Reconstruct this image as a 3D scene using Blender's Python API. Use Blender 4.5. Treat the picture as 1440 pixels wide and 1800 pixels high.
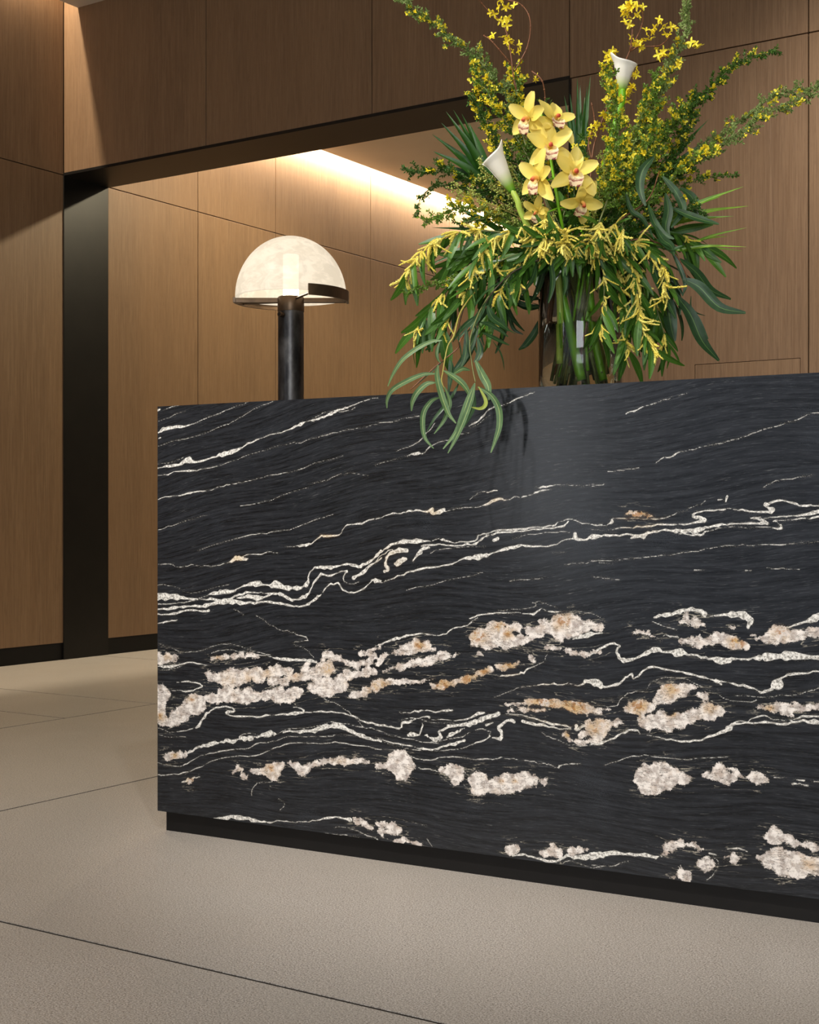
import bpy, bmesh, math, random
import numpy as np
from mathutils import Vector, Matrix

for _o in list(bpy.data.objects):
    bpy.data.objects.remove(_o)
SC = bpy.context.scene
COL = SC.collection
random.seed(7)
RNG = np.random.default_rng(7)

# ------------------------------------------------------------------ camera
F = 2460.0           # focal length in pixels of the 1440-wide frame
HZ = 912.0           # horizon row
EYE = 0.80
cam = bpy.data.cameras.new('camera')
cam_ob = bpy.data.objects.new('camera', cam)
COL.objects.link(cam_ob)
cam_ob.location = (0, 0, EYE)
cam_ob.rotation_euler = (math.pi / 2, 0, 0)
cam.sensor_fit = 'HORIZONTAL'
cam.sensor_width = 36
cam.lens = 36 * F / 1440
cam.shift_y = (HZ - 900) / 1440
cam.clip_start = 0.05
SC.camera = cam_ob

# ------------------------------------------------------------------ room frames
RA = math.atan2(-0.5464, 0.8375)               # the portal wall's direction
BX = Vector((0.8375, -0.5464, 0)).normalized()  # t: along the portal wall
LX = Vector((0.5464, 0.8375, 0)).normalized()   # s: along the left wall, away from us
CORNER = Vector((-1.965, 7.95, 0))


def R(t, s, z=0.0):
    return CORNER + BX * t + LX * s + Vector((0, 0, z))


# ------------------------------------------------------------------ light
world = bpy.data.worlds.new('world')
SC.world = world
world.use_nodes = True
world.node_tree.nodes['Background'].inputs[0].default_value = (0.75, 0.85, 1.0, 1)
world.node_tree.nodes['Background'].inputs[1].default_value = 0.5
SC.view_settings.view_transform = 'Standard'
SC.view_settings.look = 'None'
SC.view_settings.gamma = 1
SC.view_settings.use_curve_mapping = False
SC.view_settings.exposure = 0.0


def area(name, loc, aim, sx, sy, power, col, spread=180):
    l = bpy.data.lights.new(name, 'AREA')
    l.shape = 'RECTANGLE'; l.size = sx; l.size_y = sy
    l.energy = power; l.color = col; l.spread = math.radians(spread)
    o = bpy.data.objects.new(name, l); COL.objects.link(o)
    o.location = loc
    d = Vector(aim) - Vector(loc)
    o.rotation_euler = d.to_track_quat('-Z', 'Y').to_euler()
    return o


def strip(name, a, b, w, power, col, face=(0, 0, 1)):
    """a long downward facing strip light from a to b"""
    a = Vector(a); b = Vector(b); x = (b - a); L = x.length; x.normalize()
    z = Vector(face).normalized(); y = z.cross(x)
    l = bpy.data.lights.new(name, 'AREA'); l.shape = 'RECTANGLE'; l.size = L; l.size_y = w
    l.energy = power; l.color = col
    o = bpy.data.objects.new(name, l); COL.objects.link(o)
    m = Matrix((x, y, z)).transposed().to_4x4(); m.translation = (a + b) / 2
    o.matrix_world = m
    return o


def spot(name, loc, aim, power, col, ang, blend=0.4, rad=0.03):
    l = bpy.data.lights.new(name, 'SPOT')
    l.energy = power; l.color = col; l.spot_size = math.radians(ang); l.spot_blend = blend
    l.shadow_soft_size = rad
    o = bpy.data.objects.new(name, l); COL.objects.link(o)
    o.location = loc
    o.rotation_euler = (Vector(aim) - Vector(loc)).to_track_quat('-Z', 'Y').to_euler()
    return o


WARM = (1.0, 0.86, 0.58); NEUT = (1.0, 0.96, 0.91); COOL = (0.92, 0.96, 1.0)
# daylight through the glazed front of the lobby (behind the camera)
area('daylight_window', R(7.4, -9.7, 1.5), R(4.2, 0, 0.6), 3.6, 2.4, 260, COOL)
area('daylight_window', R(1.9, -9.75, 1.5), R(2.4, 0, 0.8), 0.5, 2.4, 14, COOL)
# cove strips in the slots beside the left wall
strip('cove_strip', R(0.035, -9.5, 4.05), R(0.035, -0.03, 4.05), 0.03, 210, (1.0, 0.86, 0.66))
strip('cove_strip', R(0.085, 0.40, 3.475), R(0.085, 7.8, 3.475), 0.02, 170, (1.0, 0.86, 0.66), BX * 0.62 + Vector((0, 0, 1)))
# downlights of the inner hall
spot('hall_downlight', R(1.5, 1.37, 3.33), R(0.6, 1.0, 0), 150, WARM, 150, 0.5)
spot('hall_downlight', R(2.0, 4.0, 3.33), R(1.6, 4.0, 0), 140, WARM, 140, 0.6)
# downlights of the lobby, and two fill spots added among them
spot('lobby_downlight_or_fill', R(3.2, -5.0, 3.6), R(4.4, -2.8, 1.3), 500, NEUT, 50, 0.7, 0.06)
spot('lobby_downlight_or_fill', R(5.9, -5.0, 3.6), R(4.6, -2.6, 1.3), 150, NEUT, 50, 0.7, 0.06)
spot('lobby_downlight_or_fill', R(2.9, -4.4, 3.6), R(2.9, -4.2, 0), 200, NEUT, 80, 0.9, 0.06)
spot('lobby_downlight_or_fill', R(5.2, -1.3, 3.6), R(4.8, 0.0, 1.2), 300, NEUT, 90, 1.0, 0.06)  # unseen fill added to brighten the lower wall behind the counter
spot('lobby_downlight_or_fill', R(1.9, -2.2, 3.6), R(1.9, -2.0, 0), 110, (1.0, 0.90, 0.68), 80, 1.0, 0.06)  # unseen warm fill added to lift the floor near the left wall
spot('lobby_downlight_or_fill', R(5.4, -5.4, 3.6), R(5.2, -4.4, 0), 110, NEUT, 90, 0.9, 0.06)

# ------------------------------------------------------------------ helpers


def lin(r, g, b):
    f = lambda c: (c / 255 / 12.92) if c <= 10 else ((c / 255 + 0.055) / 1.055) ** 2.4
    return (f(r), f(g), f(b), 1)


class NT:
    """tiny node tree writer"""
    def __init__(self, name):
        self.m = bpy.data.materials.new(name); self.m.use_nodes = True
        self.t = self.m.node_tree; self.t.nodes.clear()
        self.out = self.n('ShaderNodeOutputMaterial')

    def n(self, kind, **kw):
        x = self.t.nodes.new(kind)
        for k, v in kw.items():
            setattr(x, k, v)
        return x

    def put(self, sock, v):
        if isinstance(v, bpy.types.NodeSocket):
            self.t.links.new(v, sock)
        elif v is not None:
            sock.default_value = v

    def math(self, op, a, b=None, c=None, clamp=False):
        x = self.n('ShaderNodeMath', operation=op, use_clamp=clamp)
        self.put(x.inputs[0], a)
        if b is not None: self.put(x.inputs[1], b)
        if c is not None: self.put(x.inputs[2], c)
        return x.outputs[0]

    def mix(self, fac, a, b):
        x = self.n('ShaderNodeMix', data_type='RGBA')
        self.put(x.inputs[0], fac); self.put(x.inputs[6], a); self.put(x.inputs[7], b)
        return x.outputs[2]

    def step(self, v, lo, hi, a=0.0, b=1.0):
        x = self.n('ShaderNodeMapRange', interpolation_type='SMOOTHSTEP')
        self.put(x.inputs[0], v); self.put(x.inputs[1], lo); self.put(x.inputs[2], hi)
        self.put(x.inputs[3], a); self.put(x.inputs[4], b)
        return x.outputs[0]

    def noise(self, vec, scale, detail=3, rough=0.55):
        x = self.n('ShaderNodeTexNoise')
        if vec is not None: self.put(x.inputs['Vector'], vec)
        x.inputs['Scale'].default_value = scale
        x.inputs['Detail'].default_value = detail; x.inputs['Roughness'].default_value = rough
        return x.outputs[0]

    def scale(self, vec, s):
        x = self.n('ShaderNodeVectorMath', operation='MULTIPLY')
        self.put(x.inputs[0], vec); x.inputs[1].default_value = s
        return x.outputs[0]

    def add(self, a, b):
        x = self.n('ShaderNodeVectorMath', operation='ADD')
        self.put(x.inputs[0], a); self.put(x.inputs[1], b)
        return x.outputs[0]

    def xyz(self, x_, y_, z_):
        x = self.n('ShaderNodeCombineXYZ')
        for i, v in enumerate((x_, y_, z_)): self.put(x.inputs[i], v)
        return x.outputs[0]

    def sep(self, vec):
        x = self.n('ShaderNodeSeparateXYZ'); self.put(x.inputs[0], vec)
        return x.outputs

    def obj(self):
        return self.n('ShaderNodeTexCoord').outputs['Object']

    def uv(self):
        return self.n('ShaderNodeTexCoord').outputs['UV']

    def rnd(self):
        return self.n('ShaderNodeObjectInfo').outputs['Random']

    def attr(self, name):
        return self.n('ShaderNodeAttribute', attribute_name=name).outputs['Fac']

    def bump(self, h, strength, dist):
        x = self.n('ShaderNodeBump'); self.put(x.inputs['Height'], h)
        x.inputs['Strength'].default_value = strength; x.inputs['Distance'].default_value = dist
        return x.outputs[0]

    def bsdf(self, color, rough=0.5, metal=0.0, normal=None, coat=0.0, spec=0.5, **kw):
        x = self.n('ShaderNodeBsdfPrincipled')
        self.put(x.inputs['Base Color'], color); self.put(x.inputs['Roughness'], rough)
        self.put(x.inputs['Metallic'], metal); self.put(x.inputs['Specular IOR Level'], spec)
        self.put(x.inputs['Coat Weight'], coat)
        if normal is not None: self.put(x.inputs['Normal'], normal)
        for k, v in kw.items(): self.put(x.inputs[k.replace('_', ' ')], v)
        return x.outputs[0]

    def done(self, shader):
        self.t.links.new(shader, self.out.inputs[0]); return self.m


def mesh(name, v, f, mat=None, uv=None, smooth=False):
    me = bpy.data.meshes.new(name)
    me.from_pydata([tuple(p) for p in v], [], f)
    if uv is not None:
        ul = me.uv_layers.new(name='UVMap')
        idx = np.empty(len(me.loops), dtype=np.int32); me.loops.foreach_get('vertex_index', idx)
        ul.data.foreach_set('uv', np.asarray(uv, dtype=np.float32)[idx].ravel())
    if smooth:
        me.polygons.foreach_set('use_smooth', [True] * len(me.polygons))
    if mat: me.materials.append(mat)
    me.update()
    return me


def link(name, me, parent=None, mw=None):
    o = bpy.data.objects.new(name, me); COL.objects.link(o)
    if parent is not None: o.parent = parent
    if mw is not None: o.matrix_local = mw
    return o


def empty(name, loc=(0, 0, 0), rz=0.0):
    o = bpy.data.objects.new(name, None); COL.objects.link(o)
    o.location = loc; o.rotation_euler = (0, 0, rz); o.empty_display_size = 0.05
    return o


def tag(o, label=None, cat=None, group=None, kind=None):
    for k, v in (('label', label), ('category', cat), ('group', group), ('kind', kind)):
        if v: o[k] = v
    return o


def boxdata(x0, x1, y0, y1, z0, z1, bev=0.0):
    bm = bmesh.new(); bmesh.ops.create_cube(bm, size=1)
    for v in bm.verts:
        v.co = Vector((x0 if v.co.x < 0 else x1, y0 if v.co.y < 0 else y1, z0 if v.co.z < 0 else z1))
    if bev: bmesh.ops.bevel(bm, geom=list(bm.edges), offset=bev, segments=1, affect='EDGES')
    return bm


def bmobj(name, bm, mat, parent=None):
    me = bpy.data.meshes.new(name); bm.to_mesh(me); bm.free(); me.materials.append(mat)
    return link(name, me, parent)


def box(name, x0, x1, y0, y1, z0, z1, mat, parent=None, bev=0.0):
    return bmobj(name, boxdata(x0, x1, y0, y1, z0, z1, bev), mat, parent)


# ------------------------------------------------------------------ materials of the room
def mat_wood():
    n = NT('oak_veneer'); o = n.obj(); r = n.rnd()
    off = n.add(o, n.xyz(n.math('MULTIPLY', r, 37.0), n.math('MULTIPLY', r, 11.0), n.math('MULTIPLY', r, 5.0)))
    g = n.noise(n.scale(off, (1.0, 1.0, 0.016)), 300, 4, 0.65)
    g2 = n.noise(n.scale(off, (1.0, 1.0, 0.035)), 46, 3, 0.6)
    g3 = n.noise(n.scale(off, (1.0, 1.0, 0.12)), 5, 2, 0.5)
    pore = n.noise(n.scale(off, (1.0, 1.0, 0.03)), 620, 2, 0.5)
    c = n.mix(n.step(g, 0.32, 0.68), lin(112, 87, 64), lin(142, 114, 86))
    c = n.mix(n.step(g2, 0.35, 0.7, 0, 0.45), c, lin(118, 90, 64))
    c = n.mix(n.step(g3, 0.3, 0.7, 0, 0.35), c, lin(142, 112, 82))
    c = n.mix(n.step(pore, 0.60, 0.72, 0, 0.38), c, lin(82, 56, 36))
    c = n.mix(n.math('MULTIPLY', r, 0.22), c, lin(114, 86, 62))
    return n.done(n.bsdf(c, 0.52, normal=n.bump(g, 0.12, 0.002), spec=0.35))


def mat_floor():
    n = NT('terrazzo'); o = n.obj(); r = n.rnd()
    fine = n.noise(o, 300, 3, 0.75)
    med = n.noise(o, 120, 3, 0.6)
    big = n.noise(o, 1.4, 3, 0.5)
    v = n.n('ShaderNodeTexVoronoi'); n.put(v.inputs['Vector'], o); v.inputs['Scale'].default_value = 300
    spk = n.step(v.outputs[0], 0.16, 0.24, 1, 0)
    v2 = n.n('ShaderNodeTexVoronoi'); n.put(v2.inputs['Vector'], n.add(o, (3.1, 1.7, 0))); v2.inputs['Scale'].default_value = 230
    hue = v2.outputs[1]
    dots = n.step(v2.outputs[0], 0.22, 0.30, 1, 0)
    c = n.mix(n.step(fine, 0.35, 0.65), lin(119, 110, 101), lin(204, 197, 188))
    c = n.mix(n.step(med, 0.4, 0.7, 0, 0.4), c, lin(164, 155, 144))
    c = n.mix(n.math('MULTIPLY', spk, 0.75), c, lin(92, 84, 74))
    sepc = n.n('ShaderNodeSeparateColor'); n.put(sepc.inputs[0], hue)
    dk = n.math('MULTIPLY', dots, n.step(sepc.outputs[0], 0.86, 0.9))
    lt = n.math('MULTIPLY', dots, n.step(sepc.outputs[1], 0.7, 0.74))
    c = n.mix(n.math('MULTIPLY', dk, 0.95), c, lin(52, 44, 34))
    c = n.mix(n.math('MULTIPLY', lt, 0.5), c, lin(205, 196, 180))
    c = n.mix(n.step(big, 0.3, 0.7, 0, 0.22), c, lin(140, 128, 112))
    return n.done(n.bsdf(c, n.step(big, 0.2, 0.8, 0.33, 0.44), spec=0.45))


def mat_plain(name, col, rough=0.6, metal=0.0, spec=0.5, nz=0.0, scale=20):
    n = NT(name)
    c = col
    if nz:
        d = tuple(x * (1 - nz) for x in col[:3]) + (1,)
        c = n.mix(n.step(n.noise(n.obj(), scale, 4, 0.6), 0.3, 0.7), d, col)
    return n.done(n.bsdf(c, rough, metal, spec=spec))


WOOD = mat_wood(); FLOOR = mat_floor()
BRONZE = mat_plain('blackened_steel', lin(31, 28, 25), 0.42, 0.3, 0.4, 0.25, 6)
SKIRT = mat_plain('black_skirting', lin(20, 18, 17), 0.5, 0, 0.25, 0.2)
DARK = mat_plain('joint_backing', lin(26, 18, 12), 0.9)
GROUT = mat_plain('joint_filler', lin(30, 22, 14), 0.9)
PAINT = mat_plain('ceiling_paint', lin(214, 204, 190), 0.85, nz=0.04, scale=3)
PALE = mat_plain('wall_paint', lin(190, 182, 170), 0.85, nz=0.04, scale=3)
# ------------------------------------------------------------------ the room shell
def room_root(name):
    o = empty(name, CORNER, RA); o['kind'] = 'structure'; return o


G = 0.0026   # half a joint


def panel(par, x0, x1, y0, y1, z0, z1, m=None, name='wood_panel', bev=0.0012):
    return box(name, x0, x1, y0, y1, z0, z1, m or WOOD, par, bev)


# floor slabs
fl = room_root('floor')
me = box('floor_bed', -0.3, 9.8, -10, 8.2, -0.09, -0.0015, GROUT, fl)
J = 0.0045
bands = [(-0.3, 1.763, [-9.9, -6.5, -5.1, -3.03, -1.637, -1.117, 0.277, 1.67, 3.06, 4.46, 5.85, 8.1]),
         (1.763, 2.958, [-9.9, -7.0, -4.9, -3.1, 0.9, 2.3, 4.4, 6.2, 8.1]),
         (2.958, 6.4, [-9.9, -8.0, -5.6, -3.699, -2.3, -0.9, 0.6, 2.6, 4.6, 8.1]),
         (6.4, 9.8, [-9.9, -7.4, -5.0, -2.6, -0.2, 2.6, 5.0, 8.1])]
for a, b, cuts in bands:
    for c, d in zip(cuts, cuts[1:]):
        box('floor_slab', a + J, b - J, c + J, d - J, -0.04, 0.0, FLOOR, fl)

# left wall: runs through the lobby and on into the inner hall
wl = room_root('wall_left')
box('backing', -0.16, -0.022, -10, 8.1, 0, 4.3, DARK, wl)
for (a, b) in [(-9.12, -7.98), (-7.98, -6.84), (-6.84, -5.70), (-5.70, -4.56), (-4.56, -3.42), (-3.42, -2.28), (-2.28, -1.14), (-1.14, 0.0)]:
    panel(wl, -0.022, 0, a + G, b - G, 0.097, 2.7525 - G)
    panel(wl, -0.022, 0, a + G, b - G, 2.7525 + G, 4.15)
for (a, b) in [(0.346, 1.134), (1.134, 1.922), (1.922, 3.063), (3.063, 4.193), (4.193, 5.325), (5.325, 6.46), (6.46, 7.6)]:
    panel(wl, -0.022, 0, a + G, b - G, 0.097, 2.7525 - G)
    panel(wl, -0.022, 0, a + G, b - G, 2.7525 + G, 3.9)
bl = room_root('baseboard_left')
box('skirting_strip', -0.022, -0.006, -9.9, -0.003, 0, 0.096, SKIRT, bl)
box('skirting_strip', -0.022, -0.006, 0.35, 7.9, 0, 0.096, SKIRT, bl)

# portal wall (the wall behind the counter) with its wide opening
wb = room_root('wall_back')
cuts = [0.0, 1.066, 2.128, 3.193, 4.26, 5.325, 6.39, 7.455, 8.52, 9.585]
for i, (a, b) in enumerate(zip(cuts, cuts[1:])):
    panel(wb, a + G, b - G, 0, 0.022, 2.7525 + G, 4.15)
    if i >= 3:
        if i == 3:
            bm = bmesh.new()
            pts = [(a + G, .097), (3.778, .097), (3.778, 1.449), (4.228, 1.449), (4.228, .097), (b - G, .097), (b - G, 2.7525 - G), (a + G, 2.7525 - G)]
            vs = [bm.verts.new((x, 0, z)) for x, z in pts]
            f = bm.faces.new(vs)
            e = bmesh.ops.extrude_face_region(bm, geom=[f])
            for v in [g for g in e['geom'] if isinstance(g, bmesh.types.BMVert)]: v.co.y = 0.022
            bmesh.ops.recalc_face_normals(bm, faces=list(bm.faces))
            bmobj('wood_panel', bm, WOOD, wb)
            panel(wb, 3.7805, 4.2255, 0, 0.022, .097, 1.4465, name='access_hatch')
        else:
            panel(wb, a + G, b - G, 0, 0.022, 0.097, 2.7525 - G)
box('backing', 0, 9.7, 0.022, 0.30, 2.765, 4.3, DARK, wb)
box('backing', 3.205, 9.7, 0.022, 0.30, 0.0, 2.765, DARK, wb)
box('hall_side_facing', 3.2, 9.7, 0.30, 0.346, 0.0, 3.9, PALE, wb)
box('hall_side_facing', 0.0, 3.2, 0.30, 0.346, 2.765, 3.9, PALE, wb)
bb = room_root('baseboard_back')
box('skirting_strip', 3.2, 9.6, 0.006, 0.022, 0, 0.096, SKIRT, bb)

# blackened steel lining of the opening
pf = room_root('trim_1')
box('jamb_lining', -0.022, 0.004, 0.0, 0.346, 0, 2.7525, BRONZE, pf, 0.001)
box('jamb_lining', 3.188, 3.205, 0.0, 0.346, 0, 2.7525, BRONZE, pf, 0.001)
box('soffit_lining', 0.0, 3.195, -0.002, 0.348, 2.7485, 2.765, BRONZE, pf, 0.001)
box('edge_strip', 0.0, 0.008, -0.004, 0.0, 0, 2.7485, BRONZE, pf)

# ceilings stop short of the left wall and leave a light slot
ce = room_root('ceiling')
box('lobby_ceiling', 0.114, 9.7, -9.9, -0.001, 3.68, 3.78, PAINT, ce)
box('slot_lid', -0.16, 9.7, -9.9, 8.1, 4.16, 4.3, PAINT, ce)
box('hall_ceiling', 0.114, 9.7, 0.346, 8.0, 3.385, 3.48, PAINT, ce)
box('hall_slot_lid', 0.0, 0.4, 0.346, 8.0, 3.90, 3.95, PAINT, ce)
# plain walls out of view
wf = room_root('wall_far'); box('plaster', -0.1, 9.7, 7.9, 8.1, 0, 4.3, PALE, wf)
wr = room_root('wall_right'); box('plaster', 9.6, 9.8, -10, 8.1, 0, 4.3, PALE, wr)
w = room_root('wall_front')
for a, b in [(-0.1, 1.9), (5.3, 6.6), (9.4, 9.8)]:
    box('pier', a, b, -10.0, -9.8, 0, 4.3, PALE, w)
for a, b in [(1.9, 5.3), (6.6, 9.4)]:
    box('lintel', a, b, -10.0, -9.8, 3.68, 4.3, PALE, w)
# ------------------------------------------------------------------ the stone counter
TOP = 1.088; SLAB0 = 0.0514
EA = math.atan2(-0.499, 0.8665)
E = Vector((math.cos(EA), math.sin(EA), 0)); IN = Vector((-math.sin(EA), math.cos(EA), 0))
P0 = Vector((-443 / F * 3.59, 3.59, 0))


def K(t, u, z=0.0):
    return P0 + E * t + IN * u + Vector((0, 0, z))


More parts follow.
